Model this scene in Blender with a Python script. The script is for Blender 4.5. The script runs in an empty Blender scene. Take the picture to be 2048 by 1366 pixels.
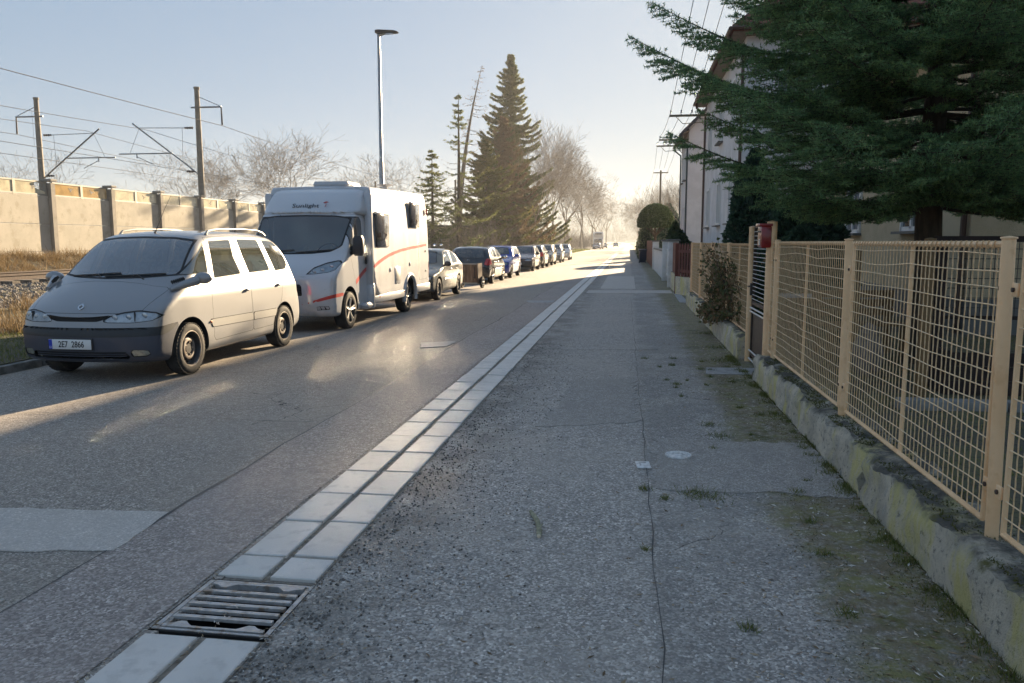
import bpy, math, random
import numpy as np
from mathutils import Vector, Matrix, geometry as mgeo

# ------------------------------------------------------------------ camera, sky, sun, exposure
SC = bpy.context.scene
COL = SC.collection
R = math.radians
SUN_AZ, SUN_EL = R(14.6), R(14.0)        # azimuth measured from +Y (along the road) towards +X
cam_d = bpy.data.cameras.new('camera'); cam = bpy.data.objects.new('camera', cam_d); COL.objects.link(cam)
cam.location = (0, 0, 1.6); cam.rotation_euler = (R(90 - 7.27), 0, R(8.463))
cam_d.sensor_width = 36; cam_d.lens = 36 * 1560 / 2048; cam_d.clip_start = .05; cam_d.clip_end = 9000
SC.camera = cam
world = bpy.data.worlds.new('World'); SC.world = world; world.use_nodes = True
_wn = world.node_tree.nodes; _wl = world.node_tree.links
sky = _wn.new('ShaderNodeTexSky'); sky.sky_type = 'NISHITA'; sky.sun_disc = False
sky.sun_elevation = SUN_EL; sky.sun_rotation = SUN_AZ
sky.altitude = 250; sky.air_density = 1.0; sky.dust_density = 1.2; sky.ozone_density = 1.6
_gm = _wn.new('ShaderNodeGamma'); _gm.inputs[1].default_value = .22          # thin overcast veil: evens the clear-sky range
_wl.new(sky.outputs[0], _gm.inputs[0]); _tn = _wn.new('ShaderNodeMix'); _tn.data_type = 'RGBA'; _tn.blend_type = 'MULTIPLY'; _tn.inputs[0].default_value = 1; _tn.inputs[7].default_value = (.76, .92, 1.13, 1)
_hs = _wn.new('ShaderNodeHueSaturation'); _hs.inputs['Saturation'].default_value = 1.7
_wl.new(_gm.outputs[0], _hs.inputs['Color']); _wl.new(_hs.outputs[0], _tn.inputs[6]); _wl.new(_tn.outputs[2], _wn['Background'].inputs[0]); _wn['Background'].inputs[1].default_value = .0605
sun_d = bpy.data.lights.new('sun', 'SUN'); sun = bpy.data.objects.new('sun', sun_d); COL.objects.link(sun)
sun_d.energy = 3.35; sun_d.angle = R(.55); sun_d.color = (1, .78, .51)
_sd = Vector((math.sin(SUN_AZ) * math.cos(SUN_EL), math.cos(SUN_AZ) * math.cos(SUN_EL), math.sin(SUN_EL)))
sun.rotation_euler = _sd.to_track_quat('Z', 'Y').to_euler(); sun.location = (20, 60, 40)
vs = SC.view_settings; vs.view_transform = 'Standard'; vs.look = 'None'; vs.gamma = 1; vs.exposure = 2.68
vs.use_curve_mapping = False
cy = SC.cycles; cy.use_denoising = True; cy.max_bounces = 8; cy.transparent_max_bounces = 16
cy.diffuse_bounces = 5; cy.glossy_bounces = 3; cy.volume_bounces = 1
cy.caustics_reflective = True; cy.sample_clamp_indirect = 80; cy.blur_glossy = .0
cy.use_guiding = True; cy.guiding_training_samples = 64

HAZE = True
rnd = random.Random(7)
rng = np.random.default_rng(11)

# ------------------------------------------------------------------ materials
def nt(name):
    m = bpy.data.materials.new(name); m.use_nodes = True
    return m, m.node_tree.nodes, m.node_tree.links, m.node_tree.nodes['Principled BSDF']
def c4(c): return (c[0], c[1], c[2], 1)
def mixc(N, L, fac, a, b, blend='MIX'):
    n = N.new('ShaderNodeMix'); n.data_type = 'RGBA'; n.blend_type = blend
    for i, v in ((0, fac), (6, a), (7, b)):
        if hasattr(v, 'is_linked') or hasattr(v, 'links'): L.new(v, n.inputs[i])
        else: n.inputs[i].default_value = v if i == 0 else c4(v)
    return n.outputs[2]
def noise(N, L, co, scale, detail=5, rough=.6, lo=None, hi=None, dist=0):
    n = N.new('ShaderNodeTexNoise'); n.inputs['Scale'].default_value = scale
    n.inputs['Detail'].default_value = detail; n.inputs['Roughness'].default_value = rough; n.inputs['Distortion'].default_value = dist
    if co is not None: L.new(co, n.inputs['Vector'])
    if lo is None: return n.outputs[0]
    return ramp(N, L, n.outputs[0], lo, hi)
def ramp(N, L, v, lo, hi, a=0., b=1.):
    r = N.new('ShaderNodeMapRange'); r.inputs[1].default_value = lo; r.inputs[2].default_value = hi
    r.inputs[3].default_value = a; r.inputs[4].default_value = b; r.interpolation_type = 'SMOOTHSTEP'
    L.new(v, r.inputs[0]); return r.outputs[0]
def math_(N, L, op, a, b=0.):
    n = N.new('ShaderNodeMath'); n.operation = op
    for i, v in ((0, a), (1, b)):
        if isinstance(v, (int, float)): n.inputs[i].default_value = v
        else: L.new(v, n.inputs[i])
    return n.outputs[0]
def bump(N, L, P, h, strength, dist=.01):
    b = N.new('ShaderNodeBump'); b.inputs['Strength'].default_value = strength; b.inputs['Distance'].default_value = dist
    L.new(h, b.inputs['Height']); L.new(b.outputs[0], P.inputs['Normal'])
MATS = {}
def mat(name, col, rough=.6, col2=None, ns=4., lo=.4, hi=.62, metal=0., bs=0, bump_s=.2, coat=0., spec=.5, world_co=False, col3=None, ns3=30., detail=6, stretch=None, bdist=.01):
    m, N, L, P = nt(name); MATS[name] = m
    P.inputs['Base Color'].default_value = c4(col); P.inputs['Roughness'].default_value = rough
    P.inputs['Metallic'].default_value = metal; P.inputs['Coat Weight'].default_value = coat
    P.inputs['Coat Roughness'].default_value = .06; P.inputs['Specular IOR Level'].default_value = spec
    if world_co: co = N.new('ShaderNodeNewGeometry').outputs['Position']
    else: co = N.new('ShaderNodeTexCoord').outputs['Object']
    if stretch:
        mp = N.new('ShaderNodeMapping'); mp.inputs['Scale'].default_value = stretch; L.new(co, mp.inputs[0]); co = mp.outputs[0]
    out = None
    if col2: out = mixc(N, L, noise(N, L, co, ns, detail, .6, lo, hi), col, col2)
    if col3: out = mixc(N, L, noise(N, L, co, ns3, 4, .6, .5, .68), out if out else col, col3)
    if out: L.new(out, P.inputs['Base Color'])
    if bs: bump(N, L, P, noise(N, L, co, bs, 4, .6), bump_s, bdist)
    return m
def paint(name, col, metal=.0, rough=.3, coat=1., inner=(.09, .09, .09), dirty=.55, cr=.06, cior=1.5):
    """car paint: lacquered outside, grey trim on the inner face, light road dust low down"""
    m, N, L, P = nt(name); MATS[name] = m
    P.inputs['Roughness'].default_value = rough; P.inputs['Metallic'].default_value = metal
    P.inputs['Coat Weight'].default_value = coat; P.inputs['Coat Roughness'].default_value = cr; P.inputs['Coat IOR'].default_value = cior
    co = N.new('ShaderNodeTexCoord').outputs['Object']
    sx = N.new('ShaderNodeSeparateXYZ'); L.new(co, sx.inputs[0])
    low = ramp(N, L, sx.outputs[2], .95, .2)
    dirt = math_(N, L, 'MULTIPLY', low, noise(N, L, co, 3.5, 6, .65, .35, .75))
    dirt = math_(N, L, 'MULTIPLY', dirt, dirty)
    base = mixc(N, L, dirt, col, (.16, .14, .115))
    g = N.new('ShaderNodeNewGeometry')
    base = mixc(N, L, g.outputs['Backfacing'], base, inner)
    L.new(base, P.inputs['Base Color'])
    r = ramp(N, L, dirt, 0, .5, rough, .7); L.new(r, P.inputs['Roughness'])
    if metal: L.new(ramp(N, L, dirt, 0, .5, metal, 0), P.inputs['Metallic'])
    L.new(ramp(N, L, dirt, 0, .5, coat, .1), P.inputs['Coat Weight'])
    return m
def glass(name, tint=(.75, .8, .78), refl=.08, fog=0., fogcol=(.5, .52, .5), rough=.02, back=.4):
    m, N, L, P = nt(name); MATS[name] = m
    out = N['Material Output']
    tr = N.new('ShaderNodeBsdfTransparent'); tr.inputs[0].default_value = c4(tint)
    gl = N.new('ShaderNodeBsdfGlossy'); gl.inputs[0].default_value = (1, 1, 1, 1); gl.inputs['Roughness'].default_value = rough
    fr = N.new('ShaderNodeFresnel'); fr.inputs[0].default_value = 1.5
    f = math_(N, L, 'ADD', fr.outputs[0], refl - .04); f.node.use_clamp = True
    cur = tr.outputs[0]
    if fog:
        df = N.new('ShaderNodeBsdfDiffuse'); df.inputs[0].default_value = c4(fogcol)
        tl = N.new('ShaderNodeBsdfTranslucent'); tl.inputs[0].default_value = c4(fogcol)
        m0 = N.new('ShaderNodeMixShader'); m0.inputs[0].default_value = back; L.new(df.outputs[0], m0.inputs[1]); L.new(tl.outputs[0], m0.inputs[2])
        co = N.new('ShaderNodeTexCoord').outputs['Object']
        ff = math_(N, L, 'MULTIPLY', ramp(N, L, noise(N, L, co, 3, 6, .6), .25, .7, .6, 1.), fog)
        m1 = N.new('ShaderNodeMixShader'); L.new(ff, m1.inputs[0]); L.new(cur, m1.inputs[1]); L.new(m0.outputs[0], m1.inputs[2]); cur = m1.outputs[0]
    m2 = N.new('ShaderNodeMixShader'); L.new(f, m2.inputs[0]); L.new(cur, m2.inputs[1]); L.new(gl.outputs[0], m2.inputs[2])
    L.new(m2.outputs[0], out.inputs[0]); return m
def leafmat(name, cols, rough=.6, trans=.25):
    """foliage: colour picked per face from the attribute 'tone'"""
    m, N, L, P = nt(name); MATS[name] = m
    at = N.new('ShaderNodeAttribute'); at.attribute_name = 'tone'
    r = N.new('ShaderNodeValToRGB'); e = r.color_ramp.elements
    e[0].color = c4(cols[0]); e[1].color = c4(cols[-1])
    for i, c in enumerate(cols[1:-1]): k = e.new((i + 1) / (len(cols) - 1)); k.color = c4(c)
    L.new(at.outputs['Fac'], r.inputs[0]); L.new(r.outputs[0], P.inputs['Base Color'])
    P.inputs['Roughness'].default_value = rough; P.inputs['Specular IOR Level'].default_value = .3
    if trans:
        t = N.new('ShaderNodeBsdfTranslucent'); L.new(r.outputs[0], t.inputs[0])
        mx = N.new('ShaderNodeMixShader'); mx.inputs[0].default_value = trans
        L.new(P.outputs[0], mx.inputs[1]); L.new(t.outputs[0], mx.inputs[2]); L.new(mx.outputs[0], N['Material Output'].inputs[0])
    return m

# ------------------------------------------------------------------ objects and meshes
def tag(o, label=None, cat=None, group=None, kind=None):
    for k, v in (('label', label), ('category', cat), ('group', group), ('kind', kind)):
        if v: o[k] = v
    return o
def link(name, data, parent=None):
    o = bpy.data.objects.new(name, data); COL.objects.link(o)
    if parent is not None: o.parent = parent
    return o
def empty(name, loc=(0, 0, 0), rz=0., label=None, cat=None, group=None, parent=None):
    o = link(name, None, parent); o.location = loc; o.rotation_euler = (0, 0, rz); o.empty_display_size = .2
    return tag(o, label, cat, group)
def arr_mesh(name, V, F, mats, smooth=False, tone=None, midx=None):
    """mesh from an (n,3) array and an (m,k) array of equal-sided faces"""
    V = np.asarray(V, np.float32); F = np.asarray(F, np.int32); k = F.shape[1]
    me = bpy.data.meshes.new(name); me.vertices.add(len(V)); me.vertices.foreach_set('co', V.ravel())
    me.loops.add(F.size); me.loops.foreach_set('vertex_index', F.ravel())
    me.polygons.add(len(F)); me.polygons.foreach_set('loop_start', np.arange(0, F.size, k, dtype=np.int32))
    me.polygons.foreach_set('use_smooth', np.full(len(F), smooth, dtype=bool))
    for m in (mats if isinstance(mats, (list, tuple)) else [mats]): me.materials.append(m)
    if midx is not None: me.polygons.foreach_set('material_index', np.asarray(midx, np.int32))
    me.update(calc_edges=True); me.validate()
    if tone is not None:
        a = me.attributes.new('tone', 'FLOAT', 'FACE'); a.data.foreach_set('value', np.asarray(tone, np.float32))
    return me
def arr_obj(name, V, F, mats, parent=None, **kw): return link(name, arr_mesh(name, V, F, mats, **kw), parent)
def rot_to(d):
    d = np.asarray(d, float); d = d / (np.linalg.norm(d) + 1e-12)
    a = np.array([0, 0, 1.]) if abs(d[2]) < .9 else np.array([1., 0, 0])
    u = np.cross(a, d); u /= np.linalg.norm(u); return u, np.cross(d, u), d
class MB:
    def __init__(s): s.v = []; s.f = []; s.n = 0
    def add(s, V, F):
        s.v.append(np.asarray(V, float).reshape(-1, 3)); s.f += [[i + s.n for i in f] for f in F]; s.n += len(s.v[-1]); return s
    def box(s, c, d, rz=0., rx=0., ry=0., bev=0.):
        x, y, z = np.array(d) / 2.
        if bev <= 0:
            V = np.array([[i, j, k] for k in (-z, z) for i, j in ((-x, -y), (x, -y), (x, y), (-x, y))])
            F = [[3, 2, 1, 0], [4, 5, 6, 7], [0, 1, 5, 4], [1, 2, 6, 5], [2, 3, 7, 6], [3, 0, 4, 7]]
        else:
            b = min(bev, x * .95, y * .95, z * .95); V = []; F = []
            for k, (zz, o) in enumerate(((-z, b), (-z + b, 0), (z - b, 0), (z, b))):
                for cx_, cy_, a0 in ((1, 1, 0), (-1, 1, 1), (-1, -1, 2), (1, -1, 3)):
                    for q in (0, .5, 1):
                        a = (a0 + q) * math.pi / 2; rr = b - o if o else b
                        rr = b * .45 if o else b
                        V.append([cx_ * (x - b) + rr * math.cos(a), cy_ * (y - b) + rr * math.sin(a), zz])
            for k in range(3):
                for i in range(12): j = (i + 1) % 12; F.append([k * 12 + i, k * 12 + j, k * 12 + 12 + j, k * 12 + 12 + i])
            F.append(list(range(11, -1, -1))); F.append(list(range(36, 48))); V = np.array(V)
        if rx or ry or rz: V = V @ np.array(Matrix.Rotation(rz, 3, 'Z') @ Matrix.Rotation(ry, 3, 'Y') @ Matrix.Rotation(rx, 3, 'X')).T
        return s.add(V + np.array(c), F)
    def tube(s, pts, r, n=8, cap=True, closed=False):
        P = np.asarray(pts, float); m = len(P); r = np.full(m, r) if np.isscalar(r) else np.asarray(r, float)
        T = np.empty_like(P)
        if closed: T = np.roll(P, -1, 0) - np.roll(P, 1, 0)
        else: T[1:-1] = P[2:] - P[:-2]; T[0] = P[1] - P[0]; T[-1] = P[-1] - P[-2]
        T /= np.linalg.norm(T, axis=1)[:, None] + 1e-12
        u, v, _ = rot_to(T[0]); V = []
        ca = np.cos(np.arange(n) * 2 * math.pi / n); sa = np.sin(np.arange(n) * 2 * math.pi / n)
        for i in range(m):
            u = u - T[i] * np.dot(u, T[i]); u /= np.linalg.norm(u) + 1e-12; v = np.cross(T[i], u)
            V.append(P[i] + r[i] * (ca[:, None] * u + sa[:, None] * v))
        F = []
        for i in range(m if closed else m - 1):
            a = i * n; b = ((i + 1) % m) * n
            for j in range(n): k = (j + 1) % n; F.append([a + j, a + k, b + k, b + j])
        if cap and not closed: F.append(list(range(n - 1, -1, -1))); F.append(list(range((m - 1) * n, m * n)))
        return s.add(np.concatenate(V), F)
    def cyl(s, a, b, r, n=16, r2=None): return s.tube([a, b], [r, r if r2 is None else r2], n)
    def lathe(s, prof, axis='x', n=32, c=(0, 0, 0), flip=1):
        """prof: (radius, offset along axis)"""
        V = []; F = []; m = len(prof)
        for i in range(n):
            a = 2 * math.pi * i / n; ca, sa = math.cos(a), math.sin(a)
            for (r, h) in prof:
                h *= flip
                V.append({'x': (h, r * ca, r * sa), 'y': (r * ca, h, r * sa), 'z': (r * ca, r * sa, h)}[axis])
        for i in range(n):
            j = (i + 1) % n
            for k in range(m - 1): F.append([i * m + k, j * m + k, j * m + k + 1, i * m + k + 1])
        return s.add(np.array(V) + np.array(c), F)
    def prism(s, poly, d, axis='x', c=(0, 0, 0)):
        """poly in the plane across axis, extruded from 0 to d"""
        n = len(poly); V = []
        for h in (0, d):
            for (a, b) in poly: V.append({'x': (h, a, b), 'y': (a, h, b), 'z': (a, b, h)}[axis])
        F = [[i, (i + 1) % n, n + (i + 1) % n, n + i] for i in range(n)] + [list(range(n - 1, -1, -1)), list(range(n, 2 * n))]
        return s.add(np.array(V) + np.array(c), F)
    def ball(s, c, r, nu=16, nv=10):
        V = []; F = []
        for i in range(nv + 1):
            t = math.pi * i / nv
            for j in range(nu): a = 2 * math.pi * j / nu; V.append((math.sin(t) * math.cos(a), math.sin(t) * math.sin(a), math.cos(t)))
        for i in range(nv):
            for j in range(nu): k = (j + 1) % nu; F.append([i * nu + j, (i + 1) * nu + j, (i + 1) * nu + k, i * nu + k])
        return s.add(np.array(V) * np.array(r) + np.array(c), F)
    def mesh(s, name, m, smooth=False, angle=None):
        me = bpy.data.meshes.new(name); me.from_pydata(np.concatenate(s.v).tolist(), [], s.f)
        me.materials.append(m)
        if smooth:
            me.polygons.foreach_set('use_smooth', np.ones(len(me.polygons), dtype=bool))
            me.set_sharp_from_angle(angle=R(angle or 38))
        me.update(); return me
    def build(s, name, m, parent=None, smooth=True, kind=None, angle=None):
        o = link(name, s.mesh(name, m, smooth, angle), parent)
        if kind: o['kind'] = kind
        return o
def copy_tree(o, parent=None):
    c = o.copy(); COL.objects.link(c); c.parent = parent
    for ch in list(o.children): copy_tree(ch, c)
    return c
def text_obj(name, s, size, m, parent, loc, rot, sx=1., extrude=.001, shear=0., bold=0.):
    cu = bpy.data.curves.new(name, 'FONT'); cu.body = s; cu.size = size; cu.extrude = extrude; cu.align_x = 'CENTER'; cu.align_y = 'CENTER'
    cu.shear = shear; cu.offset = bold; cu.resolution_u = 3
    t = bpy.data.objects.new(name, cu); COL.objects.link(t)
    dg = bpy.context.evaluated_depsgraph_get(); me = bpy.data.meshes.new_from_object(t.evaluated_get(dg)); bpy.data.objects.remove(t)
    me.materials.clear(); me.materials.append(m)
    o = link(name, me, parent); o.location = loc; o.rotation_euler = rot; o.scale = (sx, 1, 1); return o
def segs_mesh(P0, P1, r0, r1, n=4):
    """many straight tapered twigs at once -> V, F(quads)"""
    P0 = np.asarray(P0, float); P1 = np.asarray(P1, float); r0 = np.asarray(r0, float); r1 = np.asarray(r1, float); m = len(P0)
    d = P1 - P0; d /= np.linalg.norm(d, axis=1)[:, None] + 1e-9
    a = np.where(np.abs(d[:, 2:3]) < .9, np.array([[0, 0, 1.]]), np.array([[1., 0, 0]]))
    u = np.cross(a, d); u /= np.linalg.norm(u, axis=1)[:, None] + 1e-9; v = np.cross(d, u)
    an = np.arange(n) * 2 * math.pi / n
    off = np.cos(an)[None, :, None] * u[:, None, :] + np.sin(an)[None, :, None] * v[:, None, :]
    V = np.concatenate([P0[:, None] + off * r0[:, None, None], P1[:, None] + off * r1[:, None, None]], axis=1).reshape(-1, 3)
    j = np.arange(n); k = (j + 1) % n
    f = np.stack([j, k, n + k, n + j], 1); F = (np.arange(m)[:, None, None] * 2 * n + f[None]).reshape(-1, 4)
    return V, F
# ------------------------------------------------------------------ shared materials
def asphalt(name, base, dark, light, moss=0., warm=(.13, .115, .10), seed=0., gran=95.):
    m, N, L, P = nt(name); MATS[name] = m
    co = N.new('ShaderNodeNewGeometry').outputs['Position']
    v = N.new('ShaderNodeTexVoronoi'); v.inputs['Scale'].default_value = gran; L.new(co, v.inputs['Vector'])
    sx = N.new('ShaderNodeSeparateColor'); L.new(v.outputs['Color'], sx.inputs[0])
    c = mixc(N, L, ramp(N, L, sx.outputs[0], .15, .95), dark, base)
    c = mixc(N, L, ramp(N, L, sx.outputs[1], .86, 1.0), c, light)
    c = mixc(N, L, math_(N, L, 'MULTIPLY', noise(N, L, co, .55 + seed, 6, .62, .42, .66), .55), c, warm)
    c = mixc(N, L, math_(N, L, 'MULTIPLY', noise(N, L, co, 2.3 + seed, 7, .66, .5, .72), .5), c, tuple(x * .62 for x in base))
    c = mixc(N, L, math_(N, L, 'MULTIPLY', noise(N, L, co, 11, 6, .75, .44, .64), .45), c, dark)
    c = mixc(N, L, math_(N, L, 'MULTIPLY', noise(N, L, co, 34, 3, .7, .56, .68), .35), c, light)
    v2 = N.new('ShaderNodeTexVoronoi'); v2.feature = 'DISTANCE_TO_EDGE'; v2.inputs['Scale'].default_value = .75; v2.inputs['Randomness'].default_value = 1
    wob = N.new('ShaderNodeVectorMath'); wob.operation = 'ADD'; nz = N.new('ShaderNodeTexNoise'); nz.inputs['Scale'].default_value = 3; nz.inputs['Detail'].default_value = 6
    L.new(co, nz.inputs['Vector']); L.new(co, wob.inputs[0]); sc = N.new('ShaderNodeVectorMath'); sc.operation = 'SCALE'; sc.inputs['Scale'].default_value = .5
    L.new(nz.outputs['Color'], sc.inputs[0]); L.new(sc.outputs[0], wob.inputs[1]); L.new(wob.outputs[0], v2.inputs['Vector'])
    crack = math_(N, L, 'MULTIPLY', ramp(N, L, v2.outputs['Distance'], .006, .0), noise(N, L, co, .35, 3, .5, .55, .62))
    c = mixc(N, L, crack, c, (.02, .02, .02))
    if moss:
        s3 = N.new('ShaderNodeSeparateXYZ'); L.new(co, s3.inputs[0])
        edge = ramp(N, L, s3.outputs[0], .25, 1.35)
        band = math_(N, L, 'MULTIPLY', ramp(N, L, s3.outputs[0], -.72, -1.35), noise(N, L, co, 2.7, 7, .7, .36, .6))
        grit = mixc(N, L, noise(N, L, co, 60, 4, .8, .4, .6), (.09, .082, .07), (.24, .22, .19))
        c = mixc(N, L, math_(N, L, 'MULTIPLY', band, .75), c, grit)
        right_dark = math_(N, L, 'MULTIPLY', ramp(N, L, s3.outputs[0], .10, .22), noise(N, L, co, 1.1, 6, .65, .35, .6))
        c = mixc(N, L, math_(N, L, 'MULTIPLY', right_dark, .4), c, (.15, .148, .14))  # footway darker to the right of its seam, broken up by noise
        mm = math_(N, L, 'MULTIPLY', ramp(N, L, math_(N, L, 'ADD', edge, noise(N, L, co, 1.9, 8, .7)), .92, 1.32), moss)
        mm2 = noise(N, L, co, 16, 6, .75, .28, .58)
        mc = mixc(N, L, noise(N, L, co, 5, 5, .6, .4, .62), (.19, .155, .095), (.21, .195, .075))
        mc = mixc(N, L, noise(N, L, co, 2.2, 5, .6, .55, .68), mc, (.10, .10, .025))
        c = mixc(N, L, math_(N, L, 'MULTIPLY', mm, mm2), c, mc)
    L.new(c, P.inputs['Base Color']); P.inputs['Roughness'].default_value = .82; P.inputs['Specular IOR Level'].default_value = .4
    h = math_(N, L, 'ADD', math_(N, L, 'MULTIPLY', v.outputs['Distance'], -1.), math_(N, L, 'MULTIPLY', noise(N, L, co, 14, 5), 1.2))
    bump(N, L, P, h, .55, .006)
    return m
asphalt('road_asphalt', (.45, .395, .335), (.20, .172, .145), (.72, .65, .57), warm=(.39, .335, .275), gran=100)
asphalt('strip_asphalt', (.48, .41, .365), (.23, .195, .17), (.70, .63, .57), seed=.2, warm=(.44, .365, .315), gran=92)
asphalt('pavement_asphalt', (.54, .485, .43), (.24, .215, .19), (.84, .78, .71), moss=1., seed=.1, warm=(.47, .42, .36), gran=92)
asphalt('patch_asphalt', (.60, .545, .49), (.46, .42, .375), (.76, .71, .65), seed=.3, warm=(.56, .51, .45), gran=110)
asphalt('trench_asphalt', (.45, .41, .365), (.25, .225, .20), (.66, .61, .56), seed=.15, warm=(.40, .36, .31), gran=120)
mat('slab', (.76, .71, .65), .7, (.68, .635, .58), 2.2, col3=(.60, .555, .505), ns3=9, bs=120, bump_s=.15, world_co=True)
_n = MATS['slab'].node_tree.nodes; _l = MATS['slab'].node_tree.links; _p = _n['Principled BSDF']
_oi = _n.new('ShaderNodeObjectInfo'); _src = _p.inputs['Base Color'].links[0].from_socket
_l.new(mixc(_n, _l, math_(_n, _l, 'MULTIPLY', _oi.outputs['Random'], .35), _src, (.55, .51, .46)), _p.inputs['Base Color'])
mat('joint_sand', (.36, .31, .25), .95, (.20, .17, .135), 30, bs=180, bump_s=.8, world_co=True, col3=(.26, .235, .2), ns3=90)
mat('cast_iron', (.50, .49, .48), .42, (.40, .38, .36), 22, metal=.25, bs=90, bump_s=.25, world_co=True, col3=(.26, .20, .15), ns3=14)
mat('pit', (.012, .011, .01), .95)
mat('tar_dark_strip', (.06, .058, .056), .6, bs=60, world_co=True)
mat('pale_patch', (.42, .41, .40), .85, (.30, .295, .285), 9, bs=90, bump_s=.3, world_co=True)
mat('earth', (.10, .085, .06), .95, (.13, .12, .06), 1.4, col3=(.05, .04, .03), ns3=18, bs=40, bump_s=.9, world_co=True)
mat('kerb_stone', (.20, .19, .175), .85, (.10, .10, .085), 5, bs=60, bump_s=.5, world_co=True)
mat('tan_paint', (.90, .60, .34), .42, (.84, .54, .29), 3, bs=60, bump_s=.10, col3=(.76, .46, .23), ns3=9, world_co=True)
mat('galv_wire', (.76, .53, .30), .5, (.64, .42, .22), 40, metal=.0, world_co=True)
mat('white_wire', (.84, .64, .40), .4, metal=.2)
mat('rubber', (.018, .018, .018), .8); mat('black_plastic', (.03, .03, .032), .5); mat('dark_steel', (.06, .05, .045), .5, metal=.4)
mat('steel', (.55, .55, .55), .35, metal=.9); mat('galvanised', (.36, .37, .38), .42, (.29, .30, .31), 9, metal=.75, world_co=True)
mat('bark', (.10, .075, .05), .95, (.055, .042, .03), 14, bs=30, bump_s=1., stretch=(1, 1, .25))
mat('twig_bark', (.27, .21, .15), .9, (.20, .155, .11), 3, world_co=True)
mat('grey_bark', (.17, .145, .115), .9, (.11, .09, .07), 3, world_co=True)
mat('rust', (.085, .055, .042), .8, (.055, .036, .028), 20, bs=80, world_co=True)
mat('sleeper', (.17, .15, .13), .95, (.11, .095, .08), 6, bs=40, world_co=True)
m_wall = None
def old_concrete(name, a, b, lichen, moss):
    m, N, L, P = nt(name); MATS[name] = m
    co = N.new('ShaderNodeNewGeometry').outputs['Position']
    s = N.new('ShaderNodeSeparateXYZ'); L.new(co, s.inputs[0])
    c = mixc(N, L, noise(N, L, co, 3.2, 8, .68, .38, .64), a, b)
    c = mixc(N, L, noise(N, L, co, 26, 5, .7, .54, .66), c, tuple(x * .5 for x in b))
    mp = N.new('ShaderNodeMapping'); mp.inputs['Scale'].default_value = (1, 1, .35); L.new(co, mp.inputs[0])
    c = mixc(N, L, math_(N, L, 'MULTIPLY', noise(N, L, mp.outputs[0], 3.6, 7, .66, .47, .63), .9), c, lichen)
    c = mixc(N, L, math_(N, L, 'MULTIPLY', noise(N, L, mp.outputs[0], 6.5, 6, .7, .58, .66), .7), c, (.50, .49, .455))
    g = N.new('ShaderNodeNewGeometry'); sn = N.new('ShaderNodeSeparateXYZ'); L.new(g.outputs['Normal'], sn.inputs[0])
    top = ramp(N, L, sn.outputs[2], .25, .8)
    c = mixc(N, L, math_(N, L, 'MULTIPLY', top, ramp(N, L, noise(N, L, co, 5, 7, .7), .3, .6)), c, (.12, .115, .10))
    mm = math_(N, L, 'MULTIPLY', top, noise(N, L, co, 4, 6, .7, .57, .66)); c = mixc(N, L, mm, c, moss)
    L.new(c, P.inputs['Base Color']); P.inputs['Roughness'].default_value = .95
    bump(N, L, P, math_(N, L, 'ADD', noise(N, L, co, 14, 8, .75), math_(N, L, 'MULTIPLY', noise(N, L, co, 90, 4, .7), .5)), 1., .03)
    return m
old_concrete('wall_concrete', (.74, .67, .54), (.50, .455, .37), (.68, .61, .25), (.16, .15, .05))

# ------------------------------------------------------------------ terrain, road, pavement
PROF = [(-2600, .8), (-60, .95), (-24, 1.0), (-20.4, 1.12), (-19.6, 1.14), (-18.7, .98), (-17.8, .60), (-14.5, .58), (-13.3, .24), (-11, .16), (-9, .13), (-7.64, .105), (-7.6, -.75),
        (1.7, -.75), (1.74, .10), (3, .13), (60, .1), (2600, .1)]
def terrain(x):
    return float(np.interp(x, [p[0] for p in PROF], [p[1] for p in PROF]))
ys = [-2600, -30] + list(np.arange(-20, 140, 4.)) + [160, 200, 300, 500, 900, 2600]
V = [(x, y, z) for y in ys for x, z in PROF]; n = len(PROF)
F = [[j * n + i, j * n + i + 1, (j + 1) * n + i + 1, (j + 1) * n + i] for j in range(len(ys) - 1) for i in range(n - 1)]
tag(arr_obj('ground', V, F, MATS['earth']), kind='structure')
def strip(name, x0, x1, y0, y1, z, m, seg=None, wob=0., th=.06, parent=None, kind='structure', seed=1):
    """ground sheet with a wavering edge and real thickness"""
    r = random.Random(seed); nseg = seg or 1
    yy = list(np.linspace(y0, y1, nseg + 1)); mb = MB()
    L_ = [(x0 + (r.uniform(-wob, wob)), y, z) for y in yy]; Rr = [(x1 + (r.uniform(-wob, wob)), y, z) for y in yy]
    V = L_ + Rr; k = nseg + 1
    F = [[i, k + i, k + i + 1, i + 1] for i in range(nseg)]
    D = [(a, b, c - th) for a, b, c in V]
    F += [[2 * k + i + 1, 2 * k + k + i + 1, 2 * k + k + i, 2 * k + i] for i in range(nseg)]
    F += [[i + 1, 2 * k + i + 1, 2 * k + i, i] for i in range(nseg)] + [[k + i, 3 * k + i, 3 * k + i + 1, k + i + 1] for i in range(nseg)]
    F += [[0, 2 * k, 3 * k, k], [k - 1, 2 * k - 1, 4 * k - 1, 3 * k - 1]]
    mb.add(V + D, F); o = mb.build(name, MATS[m], parent, False)
    if kind: o['kind'] = kind
    return o
road = strip('road', -7.5, -1.9, -25, 900, 0, 'road_asphalt')
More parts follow.
